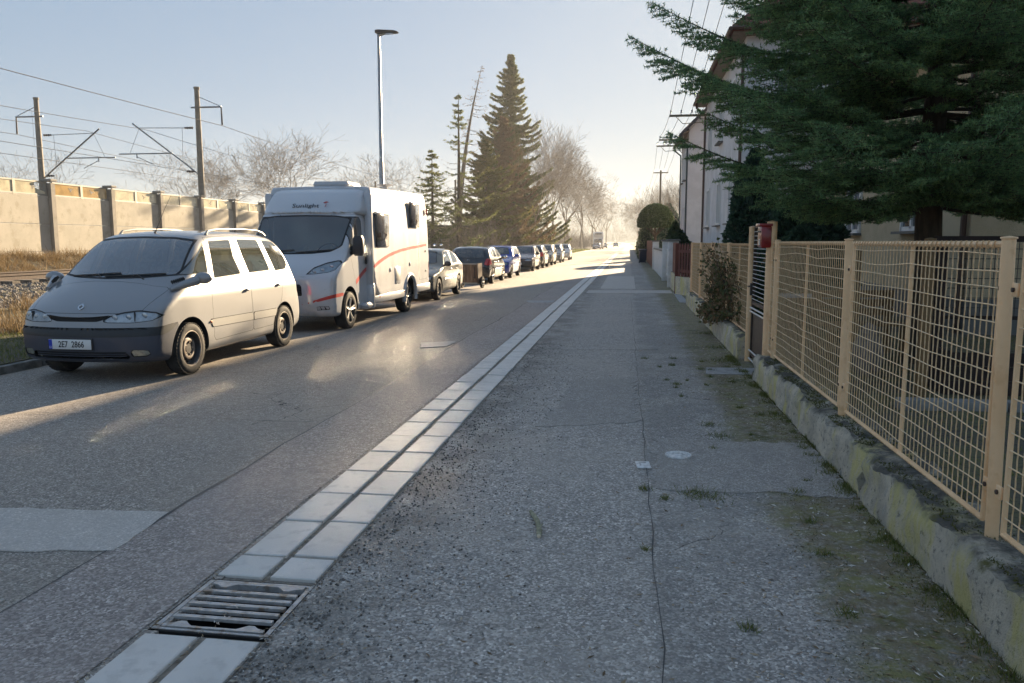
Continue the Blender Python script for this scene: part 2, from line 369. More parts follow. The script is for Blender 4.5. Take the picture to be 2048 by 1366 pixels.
# the newer strip of asphalt beside the gutter, with an uneven tarred seam
seam_y = list(np.arange(-3, 60, .35)); rs = random.Random(3)
seam_x = []; w = -2.66
for y in seam_y:
    w += rs.uniform(-.022, .022); w += (-2.68 - w) * .12; seam_x.append(w)
mb = MB(); k = len(seam_y)
V = [(x, y, .004) for x, y in zip(seam_x, seam_y)] + [(-1.97, y, .004) for y in seam_y]
mb.add(V, [[i, k + i, k + i + 1, i + 1] for i in range(k - 1)]); tag(mb.build('road_edge_strip', MATS['strip_asphalt'], None, False), kind='structure')
mb = MB(); V = []; F = []
for i, (x, y) in enumerate(zip(seam_x, seam_y)):
    a = max(0., .006 + .010 * math.sin(y * 1.7) + rs.uniform(-.005, .007)) if y < 45 else .004
    V += [(x - a - .004, y, .0065), (x + .003, y, .0065)]
for i in range(k - 1): F.append([2 * i, 2 * i + 1, 2 * i + 3, 2 * i + 2])
mb.add(V, F); tag(mb.build('road_seam', MATS['tar_dark_strip'], None, False), kind='structure')
def patch(name, poly, z, m, jag=.012, seed=5, edge=None):
    r = random.Random(seed); P = []
    for i in range(len(poly)):
        a = np.array(poly[i]); b = np.array(poly[(i + 1) % len(poly)]); s = max(1, int(np.linalg.norm(b - a) / .09))
        for q in range(s): c = a + (b - a) * q / s; P.append((c[0] + r.uniform(-jag, jag), c[1] + r.uniform(-jag, jag)))
    mb = MB(); mb.prism(P, .006, 'z', (0, 0, z - .006)); o = mb.build(name, MATS[m], None, False); return tag(o, kind='structure')
patch('road_patch', [(-2.68, 4.12), (-3.75, 4.05), (-5.5, 4.02), (-5.6, 3.3), (-3.2, 3.45), (-2.62, 3.55)], .008, 'patch_asphalt')
patch('road_patch', [(-2.72, 12.3), (-3.25, 12.0), (-3.1, 11.4), (-2.75, 11.6)], .008, 'patch_asphalt', seed=8)
patch('road_patch', [(-2.75, 21.2), (-1.98, 21.3), (-1.98, 20.6), (-2.6, 20.5)], .008, 'pale_patch', seed=9)
patch('road_patch', [(-3.0, 2.9), (-2.75, 2.95), (-2.9, 2.2), (-3.2, 2.2)], .008, 'patch_asphalt', seed=10)
for y0 in (6.45, 13.4, 19.7, 91):                 # tarred joints across the carriageway, then one broad dark strip far off
    mb = MB(); xs = np.linspace(-7.4, -2.75 if y0 < 80 else 1.2, 40); rr = random.Random(int(y0)); dy = 0; V = []; F = []
    for i, x in enumerate(xs):
        dy += rr.uniform(-.03, .03); h = (.006 if y0 < 80 else .16) + rr.uniform(0, .006)
        V += [(x, y0 + dy * .5, .0105), (x, y0 + dy * .5 + h, .0105)]
    for i in range(len(xs) - 1): F.append([2 * i, 2 * i + 2, 2 * i + 3, 2 * i + 1])
    mb.add(V, F); tag(mb.build('road_cross_strip', MATS['tar_dark_strip'], None, False), kind='structure')
pavement = strip('pavement', -1.42, 1.78, -25, 900, .003, 'pavement_asphalt')
patch('pavement_patch', [(.96, 9.62), (1.5, 9.62), (1.62, 10.15), (1.0, 10.12)], .010, 'pale_patch', seed=12)
patch('pavement_patch', [(1.36, 21.1), (1.6, 21.1), (1.6, 25.2), (1.42, 25.2)], .010, 'pale_patch', seed=13)
patch('pavement_patch', [(-1.3, 24.6), (1.38, 24.9), (1.38, 26.4), (-1.3, 26.0)], .010, 'patch_asphalt', seed=14)
patch('pavement_patch', [(-.95, 27.), (.25, 27.), (.25, 37), (-.95, 37)], .008, 'patch_asphalt', seed=15)
patch('pavement_patch', [(-.9, 11.5), (.45, 11.7), (.4, 20.), (-.8, 19)], .008, 'pavement_asphalt', seed=16)
patch('pavement_patch', [(.20, 4.98), (.8, 5.02), (1.45, 5.0), (1.45, 6.35), (.75, 6.3), (.22, 6.4)], .0085, 'trench_asphalt', .045, seed=17)
patch('pavement_patch', [(-.75, 6.6), (.12, 6.9), (.1, 9.2), (-.6, 9.0)], .0075, 'trench_asphalt', .05, seed=18)
for (px_, seed) in ((.16, 4),):                      # lengthwise saw-cut seam in the footway
    mb = MB(); rr = random.Random(seed); V = []; F = []; yy = np.arange(2.2, 22, .25)
    for i, y in enumerate(yy): c = px_ + rr.uniform(-.012, .012) - .004 * (y - 2); V += [(c, y, .0125), (c + rr.uniform(.002, .008), y, .0125)]
    for i in range(len(yy) - 1): F.append([2 * i, 2 * i + 1, 2 * i + 3, 2 * i + 2])
    mb.add(V, F); tag(mb.build('pavement_joint', MATS['tar_dark_strip'], None, False), kind='structure')

# ------------------------------------------------------------------ gutter of paired slabs
gutter = strip('gutter', -1.95, -1.42, -25, 2.80, -.008, 'joint_sand')
g2 = strip('gutter_bed', -1.95, -1.42, 3.32, 900, -.008, 'joint_sand', parent=gutter)
def slab_mesh(w, l, seed):
    mb = MB(); r = random.Random(seed); b = .006; V = []
    for z, o in ((-.05, 0), (.006, 0), (.010, b)):
        for sx, sy in ((-1, -1), (1, -1), (1, 1), (-1, 1)): V.append((sx * (w / 2 - o), sy * (l / 2 - o), z))
    F = [[0, 1, 5, 4], [1, 2, 6, 5], [2, 3, 7, 6], [3, 0, 4, 7], [4, 5, 9, 8], [5, 6, 10, 9], [6, 7, 11, 10], [7, 4, 8, 11], [8, 9, 10, 11]]
    mb.add(V, F); return mb.mesh('paving_slab', MATS['slab'])
full = slab_mesh(.228, .480, 1); short = slab_mesh(.228, .235, 2)
rs = random.Random(21); far = MB()
for row, xc in enumerate((-1.822, -1.552)):
    items = [(2.53, 0), (2.03, 0), (1.53, 0), (3.47, 1)]; y = 3.85 + (.02 if row else 0)
    while y < 130: items.append((y, 0)); y += .503 + rs.uniform(-.004, .004)
    for y, s in items:
        j = [rs.uniform(-.004, .004) for _ in range(4)]
        if y < 36:
            o = link('paving_slab', short if s else full, gutter); o.location = (xc + j[0], y, j[1] * .7); o.rotation_euler = (j[2] * .6, j[3] * .9, j[0] * 2)
        else:
            far.box((xc, y, -.02), (.228, .488, .056 + j[1]))
far.build('distant_slabs', MATS['slab'], gutter, False, 'stuff')
# drain grate: pit, frame, end plates, bars
gr = empty('drain_grate', (-1.685, 3.06, 0), 0, 'cast iron drain grate with crosswise bars set in the slab gutter', 'drain grate')
MATS['cast_iron']
mb = MB()
mb.box((0, -.245, -.3), (.53, .012, .6)); mb.box((0, .245, -.3), (.53, .012, .6)); mb.box((-.262, 0, -.3), (.012, .5, .6)); mb.box((.262, 0, -.3), (.012, .5, .6)); mb.box((0, 0, -.62), (.53, .5, .02))
mb.build('pit', MATS['pit'], gr, False)
mb = MB()
for sx in (-1, 1): mb.box((sx * .247, 0, -.012), (.022, .475, .03))
for sy in (-1, 1): mb.box((0, sy * .231, -.012), (.472, .014, .03))
mb.build('frame', MATS['cast_iron'], gr, False)
for i in range(5): b = MB(); b.box((0, -.122 + i * .061, .001), (.45, .024, .014)); b.build('bar', MATS['cast_iron'], gr, False)
for s in (-1, 1):
    prof = [(-.225, .215), (.225, .215), (.225, .195), (.19, .185), (.165, .165), (.14, .165), (.12, .185), (.10, .2), (-.10, .2), (-.12, .185), (-.14, .165), (-.165, .165), (-.19, .185), (-.225, .195)]
    b = MB(); b.prism([(x, y * s) for x, y in prof][::s], .028, 'z', (0, 0, -.022)); b.build('end_plate', MATS['cast_iron'], gr, False)
for q in ((-.02, -.2), (.05, .185)): b = MB(); b.box((*q, -.055), (.3, .05, .02)); b.build('silt', MATS['joint_sand'], gr, False)
# water valve cover and a little square marker beside it
vc = empty('valve_cover', (.395, 5.82, .0095), .3, 'round white ringed valve cover set in the asphalt footway', 'valve cover')
mat('valve_white', (.80, .79, .77), .5, (.55, .54, .52), 25, bs=100)
b = MB(); b.lathe([(0, .008), (.028, .008), (.028, .004), (.05, .004), (.05, .010), (.068, .010), (.068, .004), (.083, .004), (.083, .011), (.098, .011), (.098, 0)], 'z', 40); b.build('lid', MATS['valve_white'], vc)
for a in range(4): b = MB(); b.box((.038 * math.cos(a * math.pi / 2), .038 * math.sin(a * math.pi / 2), .007), (.03, .008, .006), rz=a * math.pi / 2); b.build('rib', MATS['valve_white'], vc, False)
mk = empty('marker_plate', (.13, 5.52, .0095), .1, 'small square worn white plate lying in the footway asphalt', 'marker plate')
b = MB(); b.box((0, 0, .004), (.10, .16, .008), bev=.003); b.build('plate', MATS['valve_white'], mk)
b = MB(); b.box((.0, .05, .0095), (.05, .012, .003)); b.box((-.02, .01, .0095), (.012, .07, .003)); b.build('raised_mark', MATS['cast_iron'], mk, False)
# kerb on the far side
kerb = strip('kerb', -7.62, -7.5, 30, 900, .10, 'kerb_stone', th=.2)
ks = MB(); ks.box((0, 0, 0), (.12, .985, .26), bev=.015); ksm = ks.mesh('kerb_stone', MATS['kerb_stone'], True)
for i in range(34):
    o = link('kerb_stone', ksm, kerb); o.location = (-7.56 + rnd.uniform(-.01, .01), -3.5 + i, -.03 + rnd.uniform(-.012, .012)); o.rotation_euler = (rnd.uniform(-.01, .01), 0, rnd.uniform(-.012, .012))
# ------------------------------------------------------------------ car bodies: rounded intersection of side and plan outlines
def sdf(P, poly):
    P = np.asarray(P, float); A = np.asarray(poly, float); B = np.roll(A, -1, 0)
    out = np.empty(len(P))
    for s in range(0, len(P), 20000):
        p = P[s:s + 20000]; e = B - A; w = p[:, None, :] - A[None]
        t = np.clip((w * e).sum(2) / ((e * e).sum(1) + 1e-12), 0, 1); d = w - e[None] * t[..., None]
        dist = np.sqrt((d * d).sum(2).min(1))
        c1 = p[:, None, 1] >= A[None, :, 1]; c2 = p[:, None, 1] < B[None, :, 1]; c3 = e[None, :, 0] * w[..., 1] > e[None, :, 1] * w[..., 0]
        ins = ((c1 & c2 & c3) | (~c1 & ~c2 & ~c3)).sum(1) % 2 == 1
        out[s:s + 20000] = np.where(ins, -dist, dist)
    return out
def chaikin(p, it=2):
    p = np.asarray(p, float)
    for _ in range(it):
        q = np.roll(p, -1, 0); p = np.stack([p * .78 + q * .22, p * .22 + q * .78], 1).reshape(-1, 2)
    return p
def sstep(a, b, x): t = np.clip((x - a) / (b - a), 0, 1); return t * t * (3 - 2 * t)
class Body:
    def __init__(s, side, plan, belt=.95, th=.22, tuck=.25, bowf=.2, bowr=.1, crown=.03, r=.09, zc=.75, a0=.9, a1=.8, smooth=2, low=.5, res=1., yb=(.9, 1.9), ripple=0.):
        s.ripple = ripple; s.side = chaikin(side, smooth); s.L = max(p[0] for p in side); s.belt, s.th, s.tuck, s.low = belt, th, tuck, low
        s.bowf, s.bowr, s.crown, s.r, s.zc, s.a0, s.a1, s.yb = bowf, bowr, crown, r, zc, a0, a1, yb
        py = np.linspace(plan[0][0], plan[-1][0], 400); pw = np.interp(py, [p[0] for p in plan], [p[1] for p in plan])
        k = np.ones(25) / 25; pw = np.convolve(np.pad(pw, 12, 'edge'), k, 'valid'); s.py, s.pw = py, pw; s.W = pw.max()
        s.grid(res)
    def width(s, y, z):
        w = np.interp(y, s.py, s.pw); up = np.maximum(z - s.belt, 0); dn = np.maximum(s.low - z, 0)
        return w - s.th * up - s.th * .35 * up * up - s.tuck * dn * dn - .02 * np.maximum(np.abs(z - .72) - .1, 0) ** 2 + s.ripple * (np.sin(y * 7.6 + .6) + .6 * np.sin(y * 13.3 + 1.1) + .5 * np.sin(y * 4.1))
    def f(s, x, y, z):
        ax = np.abs(x); u = (ax / s.W) ** 2.4
        yy = y - s.bowf * u * (1 - sstep(s.yb[0], s.yb[1], y)) + s.bowr * u * sstep(s.L - 1.6, s.L - .7, y)
        zz = z + s.crown * (ax / s.W) ** 2 * sstep(.7, 1.2, z)
        a = sdf(np.stack([yy, zz], 1), s.side); b = ax - s.width(y, z); r = s.r
        a = a + r; b = b + r
        return np.sqrt(np.maximum(a, 0) ** 2 + np.maximum(b, 0) ** 2) + np.minimum(np.maximum(a, b), 0) - r
    def grid(s, res):
        nt_ = int(136 * res); ns = int(96 * res); nc = int(30 * res)
        th = np.arange(nt_) * 2 * math.pi / nt_
        O = []; D = []
        def ring(y, phi):
            c, q = math.cos(phi), math.sin(phi)
            O.append(np.tile([0, y, s.zc], (nt_, 1))); D.append(np.stack([np.sin(th) * c, np.full(nt_, q), np.cos(th) * c], 1))
        for i in range(nc): ring(s.a0, -math.pi / 2 * (1 - (i + .25) / nc))
        for i in range(ns + 1): ring(s.a0 + (s.L - s.a1 - s.a0) * i / ns, 0)
        for i in range(nc): ring(s.L - s.a1, math.pi / 2 * (i + .75) / nc)
        O = np.concatenate(O); D = np.concatenate(D); lo = np.zeros(len(O)); hi = np.full(len(O), 3.5)
        for _ in range(22):
            m = (lo + hi) / 2; p = O + D * m[:, None]; v = s.f(p[:, 0], p[:, 1], p[:, 2]); lo = np.where(v < 0, m, lo); hi = np.where(v < 0, hi, m)
        V = O + D * lo[:, None]; nr = len(V) // nt_
        F = []
        for i in range(nr - 1):
            a = i * nt_
            for j in range(nt_): k = (j + 1) % nt_; F.append([a + j, a + k, a + nt_ + k, a + nt_ + j])
        F.append(list(range(nt_ - 1, -1, -1))); F.append([(nr - 1) * nt_ + j for j in range(nt_)])
        N = s.normal(V)
        s.V = V; s.N = N; s.F = F
    def normal(s, V):
        e = .012; g = np.stack([s.f(*(V + np.eye(3)[i] * e).T) - s.f(*(V - np.eye(3)[i] * e).T) for i in range(3)], 1)
        return g / (np.linalg.norm(g, axis=1)[:, None] + 1e-9)
    def surf_x(s, y, z, sign=1):
        lo = np.zeros_like(y); hi = np.full_like(y, 2.)
        for _ in range(24): m = (lo + hi) / 2; v = s.f(m, y, z); lo = np.where(v < 0, m, lo); hi = np.where(v < 0, hi, m)
        return lo * sign
    def surf_y(s, x, z, front=True):
        a = s.a0 if front else s.L - s.a1; b = -.5 if front else s.L + .5
        lo = np.full_like(x, a); hi = np.full_like(x, b)
        for _ in range(24): m = (lo + hi) / 2; v = s.f(x, m, z); lo = np.where(v < 0, m, lo); hi = np.where(v < 0, hi, m)
        return lo
class Soup:
    def __init__(s, V, N, F): s.V, s.N, s.F = V, N, F
    def split(s, g):
        """faces cut along g = 0 -> (inside where g < 0, outside)"""
        neg = (g < 0); nl = neg.tolist(); inn, out = [], []; V = [s.V]; N = [s.N]; n0 = len(s.V); newv = []; newn = []; cache = {}
        def cut(i, j):
            key = (i, j) if i < j else (j, i)
            if key not in cache:
                i, j = key; t = g[i] / (g[i] - g[j]); cache[key] = n0 + len(newv)
                newv.append(s.V[i] + (s.V[j] - s.V[i]) * t); q = s.N[i] + (s.N[j] - s.N[i]) * t; newn.append(q / (np.linalg.norm(q) + 1e-9))
            return cache[key]
        for f in s.F:
            k = sum(nl[i] for i in f)
            if k == 0: out.append(f)
            elif k == len(f): inn.append(f)
            else:
                a, b = [], []
                for q in range(len(f)):
                    i, j = f[q], f[(q + 1) % len(f)]
                    (a if nl[i] else b).append(i)
                    if nl[i] != nl[j]: c = cut(i, j); a.append(c); b.append(c)
                if len(a) > 2: inn.append(a)
                if len(b) > 2: out.append(b)
        V = np.concatenate([s.V, np.array(newv).reshape(-1, 3)]); N = np.concatenate([s.N, np.array(newn).reshape(-1, 3)])
        return Soup(V, N, inn), Soup(V, N, out)
    def compact(s):
        ids = sorted({i for f in s.F for i in f}); mp = {i: k for k, i in enumerate(ids)}
        return s.V[ids], s.N[ids], [[mp[i] for i in f] for f in s.F]
    def obj(s, name, m, parent, off=0.):
        if not s.F: return None
        V, N, F = s.compact(); me = bpy.data.meshes.new(name); me.from_pydata((V + N * off).tolist(), [], F); me.materials.append(m)
        me.polygons.foreach_set('use_smooth', np.ones(len(F), dtype=bool)); me.update()
        if len(me.polygons) == len(F): me.normals_split_custom_set_from_vertices(N.tolist())
        return link(name, me, parent)
def join_soups(L):
    V = []; N = []; F = []; n = 0
    for s in L:
        if not s.F: continue
        v, nn, f = s.compact(); V.append(v); N.append(nn); F += [[i + n for i in q] for q in f]; n += len(v)
    return Soup(np.concatenate(V), np.concatenate(N), F) if V else Soup(np.zeros((0, 3)), np.zeros((0, 3)), [])
class Cutter:
    """takes regions out of a body shell, each its own piece, with a narrow seal or gap round it"""
    def __init__(s, body): s.b = body; s.soup = Soup(body.V, body.N, body.F); s.gaps = []
    def g(s, view, poly, cond):
        V = s.soup.V; uv = V[:, [1, 2]] if view == 'side' else V[:, [0, 2]] if view == 'front' else V[:, [0, 1]]
        d = sdf(uv, poly) if not callable(poly) else poly(V)
        return np.maximum(d, cond(V)) if cond is not None else d
    def take(s, view, poly, cond=None, ring=0.):
        """-> (inside piece, ring piece); the rest stays"""
        inner, rest = s.soup.split(s.g(view, poly, cond) + ring)
        s.soup = rest; rg = None
        if ring:
            rg, rest = s.soup.split(s.g(view, poly, cond)); s.soup = rest
        return inner, rg
LEFT = lambda lim=.25: (lambda V: V[:, 0] + lim)        # x < -lim
RIGHT = lambda lim=.25: (lambda V: lim - V[:, 0])       # x > lim
BEFORE = lambda y: (lambda V: V[:, 1] - y)
AFTER = lambda y: (lambda V: y - V[:, 1])
def both(*c): return lambda V: np.max([q(V) for q in c], axis=0)
def circle(cy_, cz, r, n=40): return [(cy_ + r * math.cos(2 * math.pi * i / n), cz + r * math.sin(2 * math.pi * i / n)) for i in range(n)]
def mirror_x(p): return [(-a, b) for a, b in p][::-1]

paint('silver_paint', (.29, .29, .295), metal=.4, rough=.45, dirty=.3, cr=.04)
paint('white_paint', (.52, .52, .53), rough=.3, cr=.06, cior=1.9)
paint('box_paint', (.44, .44, .45), rough=.5, coat=1., dirty=.12, cr=.08, cior=1.9)
paint('green_grey_paint', (.13, .13, .10), metal=.3, rough=.3)
paint('black_paint', (.020, .020, .020), rough=.25); paint('blue_paint', (.03, .06, .36), rough=.25)
paint('maroon_paint', (.055, .014, .016), rough=.25); paint('beige_paint', (.33, .27, .19), metal=.3, rough=.3)
paint('grey_paint', (.14, .145, .15), metal=.4, rough=.3); paint('pale_paint', (.52, .52, .50), metal=.3, rough=.3)
paint('bumper_plastic', (.045, .052, .075), rough=.5, coat=.15, dirty=.2); paint('bumper_dark', (.022, .026, .03), rough=.55, coat=.1, dirty=.12)
mat('seal', (.012, .012, .013), .6); mat('gap', (.015, .014, .013), .8); mat('moulding', (.30, .29, .27), .5)
mat('tyre', (.022, .021, .020), .85, (.05, .045, .04), 6, bs=40, bump_s=.3); mat('steel_rim', (.020, .020, .021), .45, (.05, .042, .036), 9)
mat('hub_rust', (.17, .13, .10), .6, (.30, .27, .24), 12, metal=.3); mat('alloy', (.36, .35, .33), .35, metal=.7); mat('chrome', (.7, .7, .7), .12, metal=1)
mat('lamp_reflector', (.72, .74, .76), .3, (.5, .52, .55), 9, metal=.3); mat('indicator', (.6, .62, .62), .2, metal=.5); mat('red_lens', (.45, .02, .015), .15, coat=1); mat('orange_lens', (.7, .16, .02), .2, coat=1)
mat('fog_lens', (.42, .41, .34), .2, (.28, .27, .22), 20, metal=.4); mat('plate_white', (.72, .72, .70), .4); mat('plate_blue', (.01, .04, .42), .4); mat('ink', (.02, .02, .022), .5)
mat('seat_cloth', (.045, .046, .05), .95, (.07, .07, .075), 20); mat('seat_pale', (.50, .48, .44), .9); mat('dash', (.03, .03, .033), .75)
glass('windscreen_glass', (.66, .76, .78), .24, .10, (.46, .54, .60)); glass('steamed_glass', (.60, .68, .58), .20, .20, (.55, .60, .46)); glass('clear_glass', (.50, .58, .58), .12, .14, (.35, .38, .38)); glass('lamp_glass', (.92, .94, .95), .06)
glass('dark_glass', (.09, .10, .10), .08)

def wheel(parent, c, r=.31, w=.19, side=1, style='steel', lug=None):
    """c: centre of the wheel, side +1 = outer face to +x"""
    e = empty('wheel', c, parent=parent); h = w / 2
    mb = MB(); mb.lathe([(r * .66, h * .80), (r * .70, h * .98), (r * .80, h * 1.04), (r * .90, h * .98), (r * .965, h * .82), (r * .99, h * .60), (r, h * .25), (r, -h * .25), (r * .99, -h * .6), (r * .93, -h * .95), (r * .68, -h), (r * .66, -h * .8)], 'x', 48, flip=side)
    for i in range(44):      # shoulder tread blocks
        a = i * 2 * math.pi / 44
        mb.box((side * h * .73, r * .978 * math.cos(a), r * .978 * math.sin(a)), (h * .36, .026, .010), rx=a + math.pi / 2)
    mb.build('tyre', MATS['tyre'], e)
    mb = MB(); R0 = r * .67
    if style == 'steel':
        mb.lathe([(R0 * 1.02, h * .88), (R0, h * .92), (R0 * .95, h * .80), (R0 * .88, h * .35), (R0 * .80, h * .25), (R0 * .70, h * .46), (R0 * .60, h * .60), (R0 * .46, h * .62), (R0 * .40, h * .45), (R0 * .30, h * .40), (R0 * .28, h * .55), (0, h * .56)], 'x', 48, flip=side)
        mb.build('rim', MATS['steel_rim'], e)
        b = MB(); b.lathe([(R0 * 1.035, h * .86), (R0 * 1.035, h * .96), (R0 * .985, h * .97), (R0 * .95, h * .85)], 'x', 48, flip=side); b.build('rim_edge', MATS['hub_rust'], e)
        b = MB(); b.lathe([(R0 * .60, h * .61), (R0 * .52, h * .66), (R0 * .44, h * .64), (R0 * .42, h * .5)], 'x', 32, flip=side); b.build('hub_ring', MATS['hub_rust'], e)
        for i in range(12):
            a = i * 2 * math.pi / 12; b = MB(); q = R0 * .755; b.box((side * h * .40, q * math.cos(a), q * math.sin(a)), (.012, .034, .022), rx=a + math.pi / 2, bev=.005); b.build('vent_hole', MATS['rubber'], e)
        for i in range(5): a = i * 2 * math.pi / 5; b = MB(); b.cyl((side * h * .42, R0 * .36 * math.cos(a), R0 * .36 * math.sin(a)), (side * h * .60, R0 * .36 * math.cos(a), R0 * .36 * math.sin(a)), .011, 6); b.build('wheel_nut', MATS['hub_rust'], e)
    else:
        mb.lathe([(R0 * 1.03, h * .86), (R0 * 1.02, h * .98), (R0 * .96, h * .95), (R0 * .90, h * .5), (R0 * .86, -h * .1), (0, -h * .1)], 'x', 40, flip=side); mb.build('rim', MATS['steel_rim'] if style == 'alloy' else MATS['alloy'], e)
        for i in range(5):
            for da in (-.13, .13):
                a = i * 2 * math.pi / 5 + da + .2; u = np.array([0, math.cos(a), math.sin(a)]); b = MB()
                b.tube([u * R0 * .2 + [side * h * .72, 0, 0], u * R0 * .6 + [side * h * .80, 0, 0], u * R0 * .97 + [side * h * .88, 0, 0]], [.022, .017, .02], 6); b.build('spoke', MATS['alloy'], e)
        b = MB(); b.lathe([(R0 * .26, h * .5), (R0 * .24, h * .82), (0, h * .86)], 'x', 20, flip=side); b.build('hub_cap', MATS['alloy'], e)
    return e
def wheel_arch(parent, body, cy_, cz, r, side, inner=.45):
    """dark liner behind the opening and a rolled lip along it"""
    mb = MB(); n = 26; V = []; F = []; A = [math.pi * (-.08 + 1.16 * i / (n - 1)) for i in range(n)]
    yy = np.array([cy_ + r * math.cos(a) for a in A]); zz = np.array([cz + r * math.sin(a) for a in A]); xo = body.surf_x(yy, np.maximum(zz, .2))
    for i in range(n): V += [(side * (xo[i] - .004), yy[i], zz[i]), (side * inner, yy[i], zz[i])]
    for i in range(n - 1): F.append([2 * i, 2 * i + 1, 2 * i + 3, 2 * i + 2])
    V.append((side * inner, cy_, cz)); F += [[2 * i + 1, 2 * n, 2 * i + 3] for i in range(n - 1)]
    mb.add(V, F); mb.build('wheel_arch', MATS['rubber'], parent, False)
    return xo
def seat(parent, x, y, z, m, w=.5):
    e = MB(); e.box((x, y, z), (w, .5, .16), bev=.05); e.box((x, y + .27, z + .38), (w, .14, .66), rx=-.22, bev=.06); e.box((x, y + .37, z + .80), (w * .55, .1, .19), rx=-.15, bev=.045)
    return e.build('seat', m, parent)
def door_handle(parent, body, y, z, side, m, l=.12):
    x = float(body.surf_x(np.array([y]), np.array([z]))[0])
    b = MB(); b.ball((side * (x + .012), y, z), (.022, l / 2, .020), 14, 8); return b.build('handle', m, parent)
def mirror(parent, body, y, z, side, m, size=(.11, .07, .075), dx=.14):
    x = float(body.surf_x(np.array([y]), np.array([z]))[0])
    b = MB(); b.ball((side * (x + dx), y, z + .02), size, 18, 12); b.tube([(side * (x - .03), y + .02, z - .04), (side * (x + dx * .6), y, z - .01)], [.03, .035], 8)
    o = b.build('door_mirror', m, parent)
    g = MB(); g.ball((side * (x + dx), y + size[1] * .8, z + .02), (size[0] * .8, .02, size[2] * .78), 14, 8); g.build('mirror_glass', MATS['chrome'], o); return o
def number_plate(parent, x, y, z, text, rx=0., back=False, w=.52, h=.11):
    e = empty('number_plate', (x, y, z), math.pi if back else 0, parent=parent)
    b = MB(); b.box((0, .004, 0), (w + .03, .012, h + .025), bev=.004); b.build('holder', MATS['black_plastic'], e)
    b = MB(); b.box((0, -.004, 0), (w, .006, h), bev=.002); b.build('plate', MATS['plate_white'], e)
    b = MB(); b.box((-w / 2 + .022, -.008, 0), (.04, .003, h * .97)); b.build('blue_band', MATS['plate_blue'], e, False)
    if text:
        text_obj('lettering', text, .098, MATS['ink'], e, (.018, -.009, -.002), (math.pi / 2, 0, 0), .80, .0006, bold=.0012)
        text_obj('country_code', 'CZ', .030, MATS['plate_white'], e, (-w / 2 + .022, -.011, -h * .3), (math.pi / 2, 0, 0), .8, .0005)
    return e
